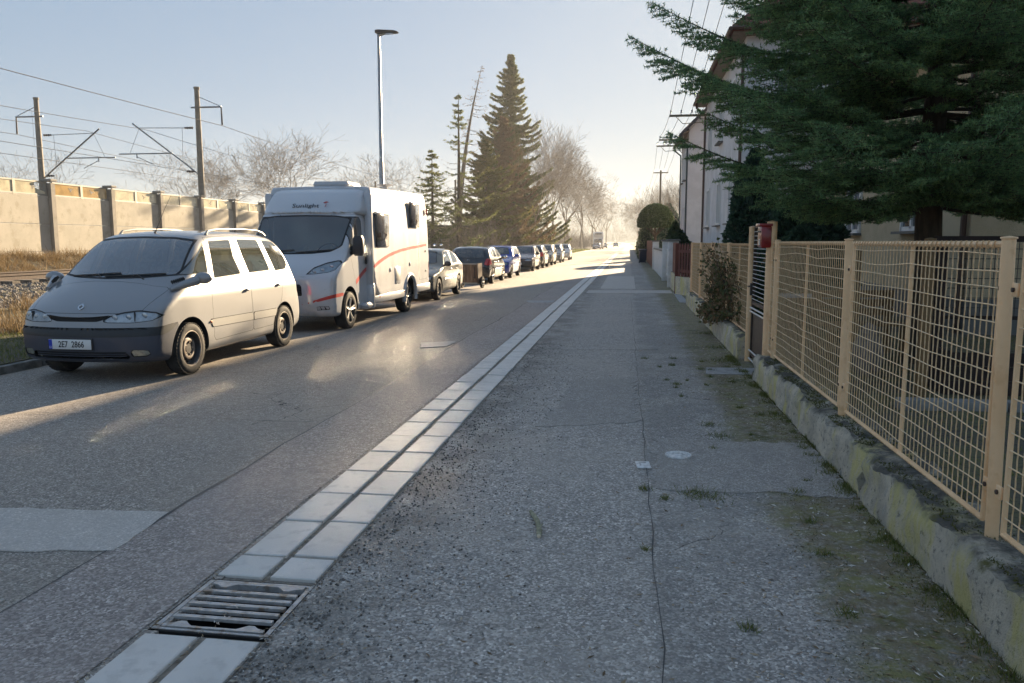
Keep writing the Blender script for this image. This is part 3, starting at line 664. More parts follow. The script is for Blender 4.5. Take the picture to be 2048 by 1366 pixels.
# ------------------------------------------------------------------ silver minivan
def side_piece(ct, name, poly, m, parent, ring=.012, off=0., ringmat='seal', sides=(1, -1), lim=.25, keep=None):
    out = []
    for sd in sides:
        c = RIGHT(lim) if sd > 0 else LEFT(lim)
        a, rg = ct.take('side', poly, c, ring)
        if rg is not None: ct.gaps.append((rg, ringmat))
        o = a.obj(name, m, parent, off); out.append(o)
    return out
def flush_gaps(ct, parent):
    for mn, nm in (('seal', 'window_seal'), ('gap', 'panel_gap')):
        J = join_soups([g for g, m_ in ct.gaps if m_ == mn])
        if J.F: J.obj(nm, MATS[mn], parent, -.002)
mat('lamp_bowl', (.60, .62, .64), .2, (.42, .44, .46), 30, metal=.4)
def minivan():
    car = empty('minivan', (-6.12, 7.86, 0), 0, 'silver minivan with dark bumper and roof rails parked nose to nose gap before the camper', 'minivan')
    car['label'] = 'silver minivan with blue-black front bumper and roof rails, parked before the white camper'
    S = [(.07, .24), (.0, .33), (-.01, .55), (.02, .66), (.05, .78), (.14, .87), (.36, 1.02), (.66, 1.19), (1.05, 1.47), (1.40, 1.675), (1.75, 1.745), (2.4, 1.765), (3.2, 1.745), (3.72, 1.68), (3.98, 1.46), (4.15, 1.05), (4.22, .8), (4.29, .66), (4.30, .4), (4.22, .27), (3.9, .23), (2., .22), (.5, .22)]
    b = Body(S, [(-.2, .78), (0, .80), (.4, .875), (.9, .90), (3.5, .90), (4.0, .87), (4.4, .80)], belt=.95, th=.24, bowf=.24, bowr=.14, crown=.07, r=.085, zc=.78, a0=.95, a1=.8, res=1.2)
    ct = Cutter(b); gl = MATS['steamed_glass']; PT = MATS['silver_paint']
    # openings
    for cy_, r in ((.86, .395), (3.46, .385)):
        for sd in (1, -1): ct.take('side', circle(cy_, .31, r), RIGHT(.4) if sd > 0 else LEFT(.4))
    qf = side_piece(ct, 'quarter_window', [(.86, 1.20), (1.42, 1.20), (1.56, 1.61)], MATS['steamed_glass'], car, .012, -.003)
    wf = side_piece(ct, 'side_window', [(1.51, 1.13), (2.26, 1.155), (2.20, 1.40), (2.27, 1.645), (1.68, 1.625)], gl, None, .014, -.003)
    # straight edges: B pillar leans back
    wr = side_piece(ct, 'side_window', [(2.48, 1.16), (3.15, 1.175), (3.06, 1.645), (2.44, 1.65), (2.44, 1.4)], gl, None, .014, -.003)
    side_piece(ct, 'rear_quarter_window', [(3.30, 1.16), (3.70, 1.175), (3.82, 1.25), (3.80, 1.36), (3.62, 1.58), (3.52, 1.625), (3.17, 1.64)], gl, car, .014, -.003)
    a, rg = ct.take('front', [(-.765, 1.20), (-.4, 1.172), (0, 1.162), (.4, 1.172), (.765, 1.20), (.66, 1.63), (.4, 1.662), (0, 1.672), (-.4, 1.662), (-.66, 1.63)], BEFORE(1.95), .022)
    a.obj('windscreen', MATS['windscreen_glass'], car, -.003); ct.gaps.append((rg, 'seal'))
    a, rg = ct.take('front', [(-.62, 1.12), (.62, 1.12), (.54, 1.56), (-.54, 1.56)], AFTER(3.5), .02); a.obj('rear_window', gl, car, -.003); ct.gaps.append((rg, 'seal'))
    # lamps and grille
    HL = [(.30, .715), (.36, .70), (.62, .695), (.80, .715), (.875, .765), (.82, .81), (.66, .835), (.50, .815), (.38, .775)]
    for sd in (1, -1):
        P = HL if sd > 0 else mirror_x(HL)
        a, rg = ct.take('front', P, BEFORE(1.0), .007); ct.gaps.append((rg, 'gap'))
        hl = a.obj('headlight', MATS['lamp_reflector'], car, -.014)
        a.obj('lens', MATS['lamp_glass'], hl, -.001)
        xs = np.array([.43, .57, .72]) * sd; zs = np.array([.755, .76, .775]); yy = b.surf_y(xs, zs)
        for k in range(3): q = MB(); q.ball((xs[k], yy[k] + .013, zs[k]), (.036, .008, .036), 16, 10); q.build('bulb', MATS['lamp_bowl' if k < 2 else 'indicator'], hl)
        q = MB(); q.box((.635 * sd, float(b.surf_y(np.array([.635]), np.array([.76]))[0]) + .012, .763), (.012, .03, .105), rz=.35 * sd); q.build('divider', MATS['black_plastic'], hl, False)
    a, rg = ct.take('front', [(-.40, .785), (-.33, .735), (-.24, .712), (.24, .712), (.33, .735), (.40, .785), (.2, .765), (0, .76), (-.2, .765)], BEFORE(.8), .004)
    gg = a.obj('grille', MATS['seal'], car, -.03); ct.gaps.append((rg, 'gap'))
    for k in range(4):
        z = .722 + k * .014; xs = np.linspace(-.34, .34, 13); yy = b.surf_y(xs, np.full(13, z)); q = MB(); q.tube([(x, y + .018, z) for x, y in zip(xs, yy)], .0035, 5); q.build('grille_bar', MATS['black_plastic'], gg)
    # front bumper: upper dark band, lower blue-grey skirt, intake, fog lamps
    a, rg = ct.take('front', [(-.62, .295), (.60, .295), (.57, .375), (-.60, .375)], BEFORE(.45), .004); lo = a.obj('lower_intake', MATS['seal'], car, -.03); ct.gaps.append((rg, 'gap'))
    xs = np.linspace(-.55, .55, 15)
    for z in (.325, .35): yy = b.surf_y(xs, np.full(15, z)); q = MB(); q.tube([(x, y + .012, z) for x, y in zip(xs, yy)], .006, 5); q.build('intake_bar', MATS['bumper_plastic'], lo)
    for sd in (1, -1):
        P = [(.60, .312), (.76, .318), (.80, .35), (.77, .392), (.61, .40)]; P = P if sd > 0 else mirror_x(P)
        a, rg = ct.take('front', P, BEFORE(.6), .005); fo = a.obj('fog_light', MATS['fog_lens'], car, -.006); ct.gaps.append((rg, 'gap'))
    a, rg = ct.take('side', [(-.3, .615), (-.3, .64), (.25, .645), (.25, .622)], None, 0); a.obj('bumper_groove', MATS['gap'], car, -.01)
    a, _ = ct.take('side', [(-.3, .535), (-.3, .64), (.30, .645), (.60, .67), (.5, .60), (.36, .55)], None, 0); a.obj('bumper_band', MATS['bumper_dark'], car, .008)
    a, _ = ct.take('side', [(-.3, .0), (-.3, .645), (.30, .645), (.62, .672), (.55, .45), (.5, .2), (.5, .0)], None, 0); a.obj('front_bumper', MATS['bumper_plastic'], car, .004)
    # doors, mouldings, bonnet
    DF = [(1.36, 1.10), (1.38, .40), (1.42, .35), (2.44, .37), (2.43, .7), (2.39, 1.1), (2.36, 1.4), (2.37, 1.685), (1.62, 1.66), (1.48, 1.12)]
    DR = [(2.45, .37), (3.08, .38), (3.12, .50), (3.22, .62), (3.36, .70), (3.41, .85), (3.41, 1.05), (3.22, 1.14), (3.13, 1.68), (2.38, 1.685), (2.37, 1.4), (2.40, 1.1), (2.44, .7)]
    MF = [(1.30, .635), (1.34, .525), (2.44, .51), (2.44, .625)]; MR = [(2.45, .625), (2.45, .51), (3.15, .505), (3.20, .60), (3.23, .62)]
    mf = side_piece(ct, 'moulding', MF, MATS['moulding'], None, .006, .008, 'gap'); mr = side_piece(ct, 'moulding', MR, MATS['moulding'], None, .006, .008, 'gap')
    df = side_piece(ct, 'door', DF, PT, car, .0045, 0, 'gap'); dr = side_piece(ct, 'door', DR, PT, car, .0045, 0, 'gap')
    for i, sd in enumerate((1, -1)):
        wf[i].parent = df[i]; wr[i].parent = dr[i]; mf[i].parent = df[i]; mr[i].parent = dr[i]
        door_handle(df[i], b, 2.28, .945, sd, PT); door_handle(dr[i], b, 3.27, .965, sd, PT)
        q = MB(); q.box((sd * .905, 1.31, .60), (.02, .035, .025), bev=.006); q.build('side_indicator', MATS['orange_lens'], car)
        wheel_arch(car, b, .86, .31, .395, sd); wheel_arch(car, b, 3.46, .31, .385, sd)
        wheel(car, (sd * .795, .86, .318), .318, .195, sd); wheel(car, (sd * .795, 3.46, .318), .318, .195, sd)
        # mirror on its swept arm, with the little louvred fairing
        q = MB(); q.ball((sd * 1.0, 1.0, 1.165), (.115, .075, .072), 20, 12); q.tube([(sd * .80, .62, 1.045), (sd * .86, .78, 1.09), (sd * .95, .95, 1.14)], [.022, .045, .06], 10); mo = q.build('door_mirror', PT, car)
        for k in range(7): q = MB(); q.box((sd * (.775 + .011 * k), .70 + .023 * k, 1.128 + .006 * k), (.05, .006, .03), rz=-.5 * sd, ry=.5 * sd); q.build('louvre', MATS['gap'], mo, False)
        q = MB(); q.ball((sd * 1.0, 1.055, 1.165), (.095, .03, .058), 14, 8); q.build('mirror_glass', MATS['chrome'], mo)
        q = MB(); xr = .60 * sd; q.tube([(xr * 1.02, 1.78, 1.69), (xr * 1.02, 1.84, 1.745), (xr, 2.1, 1.772), (xr, 2.8, 1.782), (xr, 3.25, 1.768), (xr, 3.40, 1.735), (xr, 3.48, 1.69)], [.022, .016, .012, .012, .013, .02, .024], 8); q.build('roof_rail', MATS['moulding'], car)
        # tail lamp
        a, rg = ct.take('side', [(4.0, .80), (4.4, .78), (4.3, 1.2), (4.02, 1.22)], RIGHT(.55) if sd > 0 else LEFT(.55), .005); a.obj('tail_light', MATS['red_lens'], car, -.002); ct.gaps.append((rg, 'gap'))
    a, rg = ct.take('side', [(3.80, .655), (4.5, .665), (4.5, .675), (3.80, .668)], None, 0); a.obj('bumper_seam', MATS['gap'], car, -.003)
    a, rg = ct.take('top', [(-.60, -.1), (.60, -.1), (.68, .20), (.755, .55), (.775, .68), (.60, .615), (.3, .582), (0, .572), (-.3, .582), (-.60, .615), (-.775, .68), (-.755, .55), (-.68, .20)], lambda V: .80 - V[:, 2], .004)
    a.obj('bonnet', PT, car); ct.gaps.append((rg, 'gap'))
    ct.soup.obj('body', PT, car); flush_gaps(ct, car)
    # badge: two nested lozenges
    yb = float(b.surf_y(np.array([0.]), np.array([.865]))[0]); e = MB()
    for k, (hw, hh, tw) in enumerate(((.036, .05, .011),)):
        O = [(0, hh), (-hw, .012), (-hw, -.012), (0, -hh), (hw, -.012), (hw, .012)]; I = [(x * .55, z * .6) for x, z in O]; V = []
        for yq in (0, -.008): V += [(x, yq, z) for x, z in O] + [(x, yq, z) for x, z in I]
        F = []
        for i in range(6): j = (i + 1) % 6; F += [[12 + i, 12 + j, 18 + j, 18 + i], [i, j, 12 + j, 12 + i], [6 + j, 6 + i, 18 + i, 18 + j]]
        e.add(V, F)
    o = e.build('badge', MATS['chrome'], car, False); o.location = (0, yb - .004, .868); o.rotation_euler = (-.75, 0, 0)
    yp = float(b.surf_y(np.array([0.]), np.array([.46]))[0]); number_plate(car, -.05, yp - .014, .462, '2E7  2866')
    # wipers, aerial, cabin
    for (x0, x1) in ((-.55, .12), (-.05, .62)):
        xs = np.linspace(x0, x1, 8); zs = np.linspace(1.195, 1.235 if x0 < -.2 else 1.225, 8); yy = b.surf_y(xs, zs); q = MB(); q.tube([(x, y - .014, z) for x, y, z in zip(xs, yy, zs)], .009, 5); q.tube([(xs[4], yy[4] - .02, zs[4]), ((x0 + x1) / 2 + .15, yy[4] - .05, 1.16)], .010, 5); q.build('wiper', MATS['black_plastic'], car)
    q = MB(); q.tube([(0.0, 1.62, 1.72), (0, 1.66, 1.765), (.02, 1.82, 2.02), (.05, 1.95, 2.22)], [.016, .006, .003, .002], 6); q.build('antenna', MATS['black_plastic'], car)
    q = MB(); q.box((0, .98, .98), (1.45, .55, .18), bev=.07); q.build('dashboard', MATS['dash'], car)
    q = MB(); q.lathe([(.185, -.014), (.2, 0), (.185, .014), (.17, 0), (.185, -.014)], 'y', 24); q.tube([(-.17, 0, 0), (.17, 0, 0)], .02, 6); o = q.build('steering_wheel', MATS['dash'], car); o.location = (.38, 1.32, 1.06); o.rotation_euler = (-.5, 0, 0)
    for x, y in ((.38, 1.75), (-.38, 1.75), (.4, 2.65), (-.4, 2.65), (0, 2.65)): seat(car, x, y, .62, MATS['seat_cloth'])
    q = MB(); q.box((0, 2.2, .42), (1.6, 3.2, .03)); q.build('cabin_floor', MATS['dash'], car, False)
    return car
minivan()

# ------------------------------------------------------------------ white camper van
def camper():
    cv = empty('camper_van', (-6.08, 12.95, 0), 0, 'white coachbuilt camper van with curved red side stripe', 'camper van')
    WP = MATS['white_paint']
    S = [(.10, .26), (.02, .36), (.0, .6), (.03, .86), (.06, 1.0), (.22, 1.16), (.50, 1.34), (.62, 1.44), (.95, 1.80), (1.28, 2.12), (1.45, 2.2), (2.3, 2.2), (2.3, .34), (1.8, .30), (.6, .28)]
    b = Body(S, [(-.2, .80), (0, .83), (.25, .93), (.6, .975), (2.5, .975)], belt=1.25, th=.006, tuck=.3, bowf=.26, bowr=0, crown=.03, r=.07, zc=1.0, a0=.95, a1=.7, res=1.05, yb=(.7, 1.9))
    ct = Cutter(b)
    for sd in (1, -1): ct.take('side', circle(.93, .36, .43), RIGHT(.4) if sd > 0 else LEFT(.4))
    a, rg = ct.take('front', [(-.86, 1.52), (-.7, 1.42), (-.4, 1.385), (0, 1.375), (.4, 1.385), (.7, 1.42), (.86, 1.52), (.90, 2.06), (.6, 2.10), (0, 2.11), (-.6, 2.10), (-.90, 2.06)], BEFORE(1.6), .03); a.obj('windscreen', MATS['clear_glass'], cv, -.003); ct.gaps.append((rg, 'seal'))
    W1 = [(.98, 1.44), (1.20, 1.44), (1.22, 2.02), (1.13, 1.95)]; W2 = [(1.25, 1.44), (1.58, 1.44), (1.70, 1.55), (1.71, 2.0), (1.62, 2.08), (1.25, 2.08)]
    w1 = side_piece(ct, 'quarter_window', W1, MATS['clear_glass'], None, .014, -.003, lim=.5); w2 = side_piece(ct, 'side_window', W2, MATS['clear_glass'], None, .02, -.003, lim=.5)
    HL = [(.46, 1.03), (.60, 1.035), (.80, 1.06), (.90, 1.10), (.955, 1.25), (.90, 1.28), (.72, 1.235), (.55, 1.15)]
    for sd in (1, -1):
        P = HL if sd > 0 else mirror_x(HL); a, rg = ct.take('front', P, BEFORE(.9), .010); ct.gaps.append((rg, 'gap'))
        hl = a.obj('headlight', MATS['lamp_reflector'], cv, -.016); a.obj('lens', MATS['lamp_glass'], hl, -.001)
        xs = np.array([.58, .70, .82]) * sd; zs = np.array([1.07, 1.10, 1.16]); yy = b.surf_y(xs, zs)
        for k in range(3): q = MB(); q.ball((xs[k], yy[k] + .015, zs[k]), (.04, .008, .035), 14, 8); q.build('bulb', MATS['lamp_bowl'], hl)
        # red swoosh on the bumper, vents, fog recess
        Sw = [(.36, .49), (.70, .555), (1.1, .66), (1.1, .73), (.85, .655), (.60, .575)]; Sw = Sw if sd > 0 else mirror_x(Sw)
        a, _ = ct.take('front', Sw, BEFORE(.62), 0); a.obj('red_stripe', MATS['red_vinyl'], cv, .001)
        for k in range(3):
            P = [(.70, .695 + .03 * k), (.80, .70 + .03 * k), (.80, .715 + .03 * k), (.70, .71 + .03 * k)]; P = P if sd > 0 else mirror_x(P); a, _ = ct.take('front', P, BEFORE(.6), 0); a.obj('vent_slot', MATS['gap'], cv, -.02)
        P = [(.64, .40), (.86, .41), (.88, .47), (.66, .475)]; P = P if sd > 0 else mirror_x(P); a, rg = ct.take('front', P, BEFORE(.6), .004); a.obj('fog_recess', WP, cv, -.02); ct.gaps.append((rg, 'gap'))
    a, rg = ct.take('front', [(-.42, .66), (.42, .66), (.40, .86), (-.40, .86)], BEFORE(.5), .01); gg = a.obj('grille', MATS['seal'], cv, -.03); ct.gaps.append((rg, 'gap'))
    for k in range(4): q = MB(); q.box((0, .02, .69 + .045 * k), (.80, .02, .014)); q.build('grille_bar', MATS['black_plastic'], gg, False)
    a, _ = ct.take('side', [(.98, 1.36), (1.20, 1.36), (1.20, 1.43), (.98, 1.43)], RIGHT(.5), 0); a.obj('mirror_base', MATS['black_plastic'], cv, .004)
    def ribbon(P, w0, w1):
        P = chaikin_open(P, 3); T = np.gradient(P, axis=0); T /= np.linalg.norm(T, axis=1)[:, None]; Nn = np.stack([-T[:, 1], T[:, 0]], 1); ww = np.linspace(w0, w1, len(P))[:, None]
        return np.concatenate([P + Nn * ww / 2, (P - Nn * ww / 2)[::-1]])
    def chaikin_open(p, it):
        p = np.asarray(p, float)
        for _ in range(it):
            a, b_ = p[:-1], p[1:]; p = np.concatenate([p[:1], np.stack([a * .75 + b_ * .25, a * .25 + b_ * .75], 1).reshape(-1, 2), p[-1:]])
        return p
    for sd in (1, -1): a, _ = ct.take('side', ribbon([(1.27, .84), (1.6, .99), (1.95, 1.10)], .09, .075), RIGHT(.5) if sd > 0 else LEFT(.5), 0); a.obj('red_stripe', MATS['red_vinyl'], cv, .0015)
    D = [(1.02, 1.38), (1.18, .98), (1.38, .55), (1.40, .38), (1.90, .36), (1.92, 2.12), (1.30, 2.12)]
    dd = side_piece(ct, 'cab_door', D, WP, cv, .005, 0, 'gap', lim=.5)
    for i, sd in enumerate((1, -1)):
        w1[i].parent = dd[i]; w2[i].parent = dd[i]
        q = MB(); q.box((sd * 1.0, 1.80, 1.28), (.05, .05, .22), bev=.02); q.build('handle', MATS['black_plastic'], dd[i])
        q = MB(); q.box((sd * 1.10, 1.10, 1.53), (.20, .16, .37), bev=.055); q.box((sd * .99, 1.13, 1.45), (.1, .1, .16), bev=.03); mo = q.build('door_mirror', MATS['black_plastic'], cv)
        q = MB(); q.box((sd * 1.10, 1.187, 1.58), (.16, .01, .2)); q.build('mirror_glass', MATS['chrome'], mo, False)
        wheel_arch(cv, b, .93, .36, .43, sd, .5); wheel(cv, (sd * .87, .93, .345), .345, .225, sd, 'alloy'); wheel(cv, (sd * .93, 4.55, .345), .345, .225, sd, 'alloy')
    a, rg = ct.take('front', [(-.8, .95), (-.45, .985), (.45, .985), (.8, .95), (.8, .957), (.45, .993), (-.45, .993), (-.8, .957)], BEFORE(.5), 0); a.obj('bonnet_gap', MATS['gap'], cv, -.004)
    ct.soup.obj('cab', WP, cv)
    for xw0, xw1 in ((-.6, .05), (.1, .72)): xs = np.linspace(xw0, xw1, 7); zs = np.linspace(1.41, 1.46, 7); yy = b.surf_y(xs, zs); q = MB(); q.tube([(x, y - .015, z) for x, y, z in zip(xs, yy, zs)], .011, 5); q.build('wiper', MATS['black_plastic'], cv)
    yp = float(b.surf_y(np.array([0.]), np.array([.48]))[0]); number_plate(cv, 0, yp - .014, .48, '')
    # over-cab brow
    S2 = [(1.27, 2.135), (1.29, 2.17), (1.55, 2.40), (1.90, 2.62), (2.3, 2.69), (2.62, 2.70), (2.62, 2.16), (2.0, 2.14)]
    b2 = Body(S2, [(1.0, .88), (1.35, .945), (1.8, 1.05), (2.15, 1.095), (2.8, 1.095)], belt=2.2, th=.22, tuck=0, bowf=.26, bowr=0, crown=.02, r=.06, zc=2.34, a0=1.85, a1=.3, res=.75, yb=(1.5, 2.2), low=0)
    Soup(b2.V, b2.N, b2.F).obj('overcab_brow', WP, cv)
    yt = float(b2.surf_y(np.array([0.]), np.array([2.285]))[0])
    t = text_obj('lettering', 'Sunlight', .135, MATS['ink'], cv, (-.04, yt - .018, 2.285), (R(52), 0, 0), 1.28, .002, 0, 0)
    pl = MB()                                           # little red palm after the word
    pl.tube([(.0, 0, -.07), (.012, 0, -.02), (.0, 0, .03)], [.006, .005, .004], 5)
    for a in (-2.4, -1.5, -.4, .35, 1.3): pl.tube([(0, 0, .03), (.03 * math.sin(a + .2), 0, .03 + .03 * math.cos(a * .8)), (.06 * math.sin(a), 0, .03 + .02 * math.cos(a))], [.006, .008, .002], 5)
    o = pl.build('palm_emblem', MATS['red_vinyl'], cv); o.location = (.36, yt - .002, 2.32); o.rotation_euler = (R(-38), 0, 0)
    BP = MATS['box_paint']
    # living box
    S3 = [(1.93, .40), (1.93, 2.69), (2.3, 2.70), (6.0, 2.80), (6.22, 2.76), (6.30, 2.55), (6.36, 1.6), (6.33, .46), (6.2, .40), (4.0, .36)]
    b3 = Body(S3, [(1.8, 1.10), (6.5, 1.10)], belt=3, th=0, tuck=0, bowf=0, bowr=.03, crown=.015, r=.05, zc=1.6, a0=2.6, a1=.7, res=1.05, low=0, ripple=.0022)
    c3 = Cutter(b3)
    for sd in (1, -1): c3.take('side', circle(4.55, .36, .44), RIGHT(.6) if sd > 0 else LEFT(.6))
    for sd in (1, -1):
        a, _ = c3.take('side', ribbon([(1.96, 1.11), (2.5, 1.245), (3.3, 1.37), (4.3, 1.45), (6.1, 1.53)], .075, .06), RIGHT(.6) if sd > 0 else LEFT(.6), 0); a.obj('red_stripe', MATS['red_vinyl'], cv, .0015)
        a, rg = c3.take('side', [(5.33, .70), (6.02, .70), (6.02, 1.58), (5.33, 1.58)], RIGHT(.6) if sd > 0 else LEFT(.6), .006); hb = a.obj('locker_door', BP, cv, .002); c3.gaps.append((rg, 'gap'))
        for z in (.9, 1.38): q = MB(); q.ball((sd * 1.105, 5.95, z), (.012, .022, .03), 10, 6); q.build('latch', MATS['moulding'], hb)
        q = MB(); q.box((sd * 1.10, 2.55, 1.83), (.045, .82, .66), bev=.05, ); w = q.build('caravan_window', MATS['acrylic'], cv)
        q = MB(); q.box((sd * 1.10, 2.55, 2.175), (.06, .86, .045), bev=.012); q.build('window_rail', BP, w)
        q = MB(); q.box((sd * 1.10, 5.0, 2.21), (.045, .70, .54), bev=.05); w = q.build('caravan_window', MATS['acrylic'], cv)
        q = MB(); q.box((sd * 1.10, 5.0, 2.495), (.06, .74, .045), bev=.012); q.build('window_rail', BP, w)
        q = MB(); q.box((sd * 1.10, 3.55, .88), (.03, .40, .36), bev=.012); fl = q.build('service_flap', BP, cv)
        q = MB(); q.box((sd * 1.115, 3.55, .90), (.01, .30, .26), bev=.004); q.build('flap_cover', MATS['moulding'], fl)
        for y, z in ((3.05, 1.02), (4.55, 1.10)): q = MB(); q.lathe([(.045, 0), (.045, .012), (.03, .016), (0, .018)], 'x', 18, (sd * 1.10, y, z), sd); q.build('filler_cap', BP, cv)
        for y in (2.25, 4.0): q = MB(); q.box((sd * 1.115, y, .50), (.012, .06, .04), bev=.005); q.build('side_marker', MATS['orange_lens'], cv)
        # skirt and wheel-arch flare
        q = MB(); q.box((sd * 1.105, 3.03, .46), (.03, 2.15, .15), bev=.014); q.build('skirt', BP, cv)
        q = MB(); q.box((sd * 1.105, 5.67, .50), (.03, 1.28, .17), bev=.014); q.build('skirt', BP, cv)
        A = [math.pi * (-.06 + 1.12 * i / 23) for i in range(24)]; q = MB(); q.tube([(sd * 1.09, 4.55 + .475 * math.cos(a), .36 + .50 * math.sin(a)) for a in A], .048, 8); q.build('arch_flare', BP, cv)
        wheel_arch(cv, b3, 4.55, .36, .44, sd, .6)
        # step fairing between cab and box
        q = MB(); q.box((sd * 1.03, 1.94, .55), (.17, .14, .5), bev=.045); q.box((sd * 1.0, 1.80, .37), (.2, .5, .12), bev=.05); q.box((sd * 1.02, 1.925, 1.6), (.16, .10, 1.9), bev=.04); q.build('box_corner_fairing', BP, cv)
        for k in range(3): q = MB(); q.ball((sd * 1.09, 6.15, 2.30 + .045 * k), (.03, .05, .026), 10, 8); q.build('marker_lamp', MATS['red_lens'], cv)
        a, rg = c3.take('side', [(6.22, .7), (6.5, .7), (6.5, 1.1), (6.22, 1.1)], RIGHT(.8) if sd > 0 else LEFT(.8), 0); a.obj('tail_light', MATS['red_lens'], cv, .003)
    c3.soup.obj('living_box', BP, cv); flush_gaps(c3, cv); flush_gaps(ct, cv)
    q = MB(); q.box((.15, 2.6, 2.745), (.75, .8, .12), bev=.06); q.build('roof_light', BP, cv)
    q = MB(); q.lathe([(.02, 0), (.05, .02), (.05, .06), (.19, .115), (.20, .12), (.0, .13)], 'z', 24, (.75, 3.9, 2.73)); q.build('satellite_dome', BP, cv)
    # cab interior
    q = MB(); q.box((0, .95, 1.22), (1.6, .5, .22), bev=.08); q.build('dashboard', MATS['dash'], cv)
    for x in (.45, -.45):
        o = seat(cv, x, 1.75, .95, MATS['seat_cloth'], .52); q = MB(); q.prism([(-.22, 1.35), (-.08, 1.28), (.08, 1.28), (.22, 1.35), (.20, 1.55), (.10, 1.44), (-.10, 1.44), (-.20, 1.55)], .02, 'y', (x, 1.88, 0)); q.build('seat_trim', MATS['seat_pale'], o, False)
    q = MB(); q.lathe([(.20, -.015), (.217, 0), (.20, .015), (.185, 0), (.20, -.015)], 'y', 28); q.tube([(-.18, 0, 0), (.18, 0, 0)], .022, 6); o = q.build('steering_wheel', MATS['dash'], cv); o.location = (.45, 1.22, 1.42); o.rotation_euler = (-.75, 0, 0)
    q = MB(); q.box((0, 2.25, 1.3), (1.7, .02, 1.6)); q.build('cabin_rear', MATS['dash'], cv, False); q = MB(); q.box((0, 1.6, .62), (1.7, 1.4, .03)); q.build('cabin_floor', MATS['dash'], cv, False)
mat('red_vinyl', (.55, .045, .03), .35, coat=.4); mat('acrylic', (.035, .030, .026), .10, (.06, .05, .045), 2.5, coat=1)
camper()

# ------------------------------------------------------------------ the other parked cars
MODELS = {
 'liftback': dict(S=[(.08, .22), (.0, .32), (-.0, .52), (.05, .66), (.30, .76), (.75, .86), (1.15, .93), (1.55, 1.17), (1.95, 1.37), (2.45, 1.435), (3.0, 1.41), (3.55, 1.26), (4.05, 1.03), (4.38, .93), (4.45, .82), (4.47, .5), (4.40, .28), (4.0, .22), (2, .19)],
   wins=[[(1.42, .945), (2.42, .96), (2.46, 1.36), (2.02, 1.335), (1.85, 1.26)], [(2.53, .96), (3.22, .985), (3.32, 1.10), (3.10, 1.30), (2.92, 1.355), (2.56, 1.36)]], doors=[[(1.30, .92), (1.36, .30), (2.47, .29), (2.50, 1.385), (1.9, 1.35), (1.4, .95)], [(2.48, .29), (3.0, .30), (3.12, .55), (3.36, .75), (3.40, 1.08), (3.14, 1.33), (2.51, 1.385)]],
   axles=(.86, 3.40), ws=(1.0, 1.34), rw=(1.05, 1.30, 3.2), hl=(.40, .78, .56, .69), tl='side', tlp=[(4.05, .72), (4.6, .72), (4.6, .9), (4.1, .92)]),
 'hatch': dict(S=[(.08, .22), (.0, .32), (-.0, .55), (.06, .70), (.30, .79), (.95, .93), (1.12, .99), (1.45, 1.22), (1.80, 1.40), (2.3, 1.455), (3.0, 1.445), (3.55, 1.39), (3.78, 1.24), (3.98, .98), (4.06, .86), (4.12, .62), (4.10, .36), (4.0, .24), (2, .19)],
   wins=[[(1.40, .985), (2.30, .99), (2.34, 1.385), (1.93, 1.365), (1.75, 1.27)], [(2.41, .99), (3.02, 1.0), (3.05, 1.36), (2.44, 1.385)], [(3.12, 1.01), (3.36, 1.04), (3.42, 1.2), (3.34, 1.31), (3.13, 1.35)]], doors=[[(1.22, .96), (1.28, .30), (2.35, .29), (2.38, 1.41), (1.82, 1.385), (1.36, 1.0)], [(2.36, .29), (2.85, .30), (2.98, .55), (3.08, .72), (3.09, 1.38), (2.39, 1.41)]],
   axles=(.82, 3.32), ws=(1.05, 1.36), rw=(1.0, 1.35, 3.2), hl=(.38, .76, .58, .72), tl='front', tlp=[(.60, .72), (.84, .72), (.82, .98), (.66, .98)]),
 'estate': dict(S=[(.08, .22), (.0, .32), (-.0, .55), (.06, .69), (.30, .79), (.92, .93), (1.10, .99), (1.43, 1.22), (1.78, 1.40), (2.3, 1.46), (3.2, 1.455), (3.80, 1.41), (4.0, 1.27), (4.15, .98), (4.22, .84), (4.25, .58), (4.22, .34), (4.1, .24), (2, .19)],
   wins=[[(1.38, .985), (2.26, .99), (2.30, 1.39), (1.92, 1.37), (1.75, 1.28)], [(2.37, .99), (3.0, 1.0), (3.03, 1.385), (2.40, 1.39)], [(3.12, 1.01), (3.72, 1.04), (3.70, 1.30), (3.6, 1.355), (3.13, 1.38)]], doors=[[(1.20, .96), (1.26, .30), (2.31, .29), (2.34, 1.42), (1.80, 1.395), (1.34, 1.0)], [(2.32, .29), (2.85, .30), (2.98, .55), (3.07, .72), (3.08, 1.41), (2.35, 1.42)]],
   axles=(.80, 3.26), ws=(1.05, 1.365), rw=(1.0, 1.36, 3.3), hl=(.36, .76, .58, .71), tl='front', tlp=[(.66, .66), (.86, .66), (.84, .98), (.70, .98)]),
}
CARS = {}
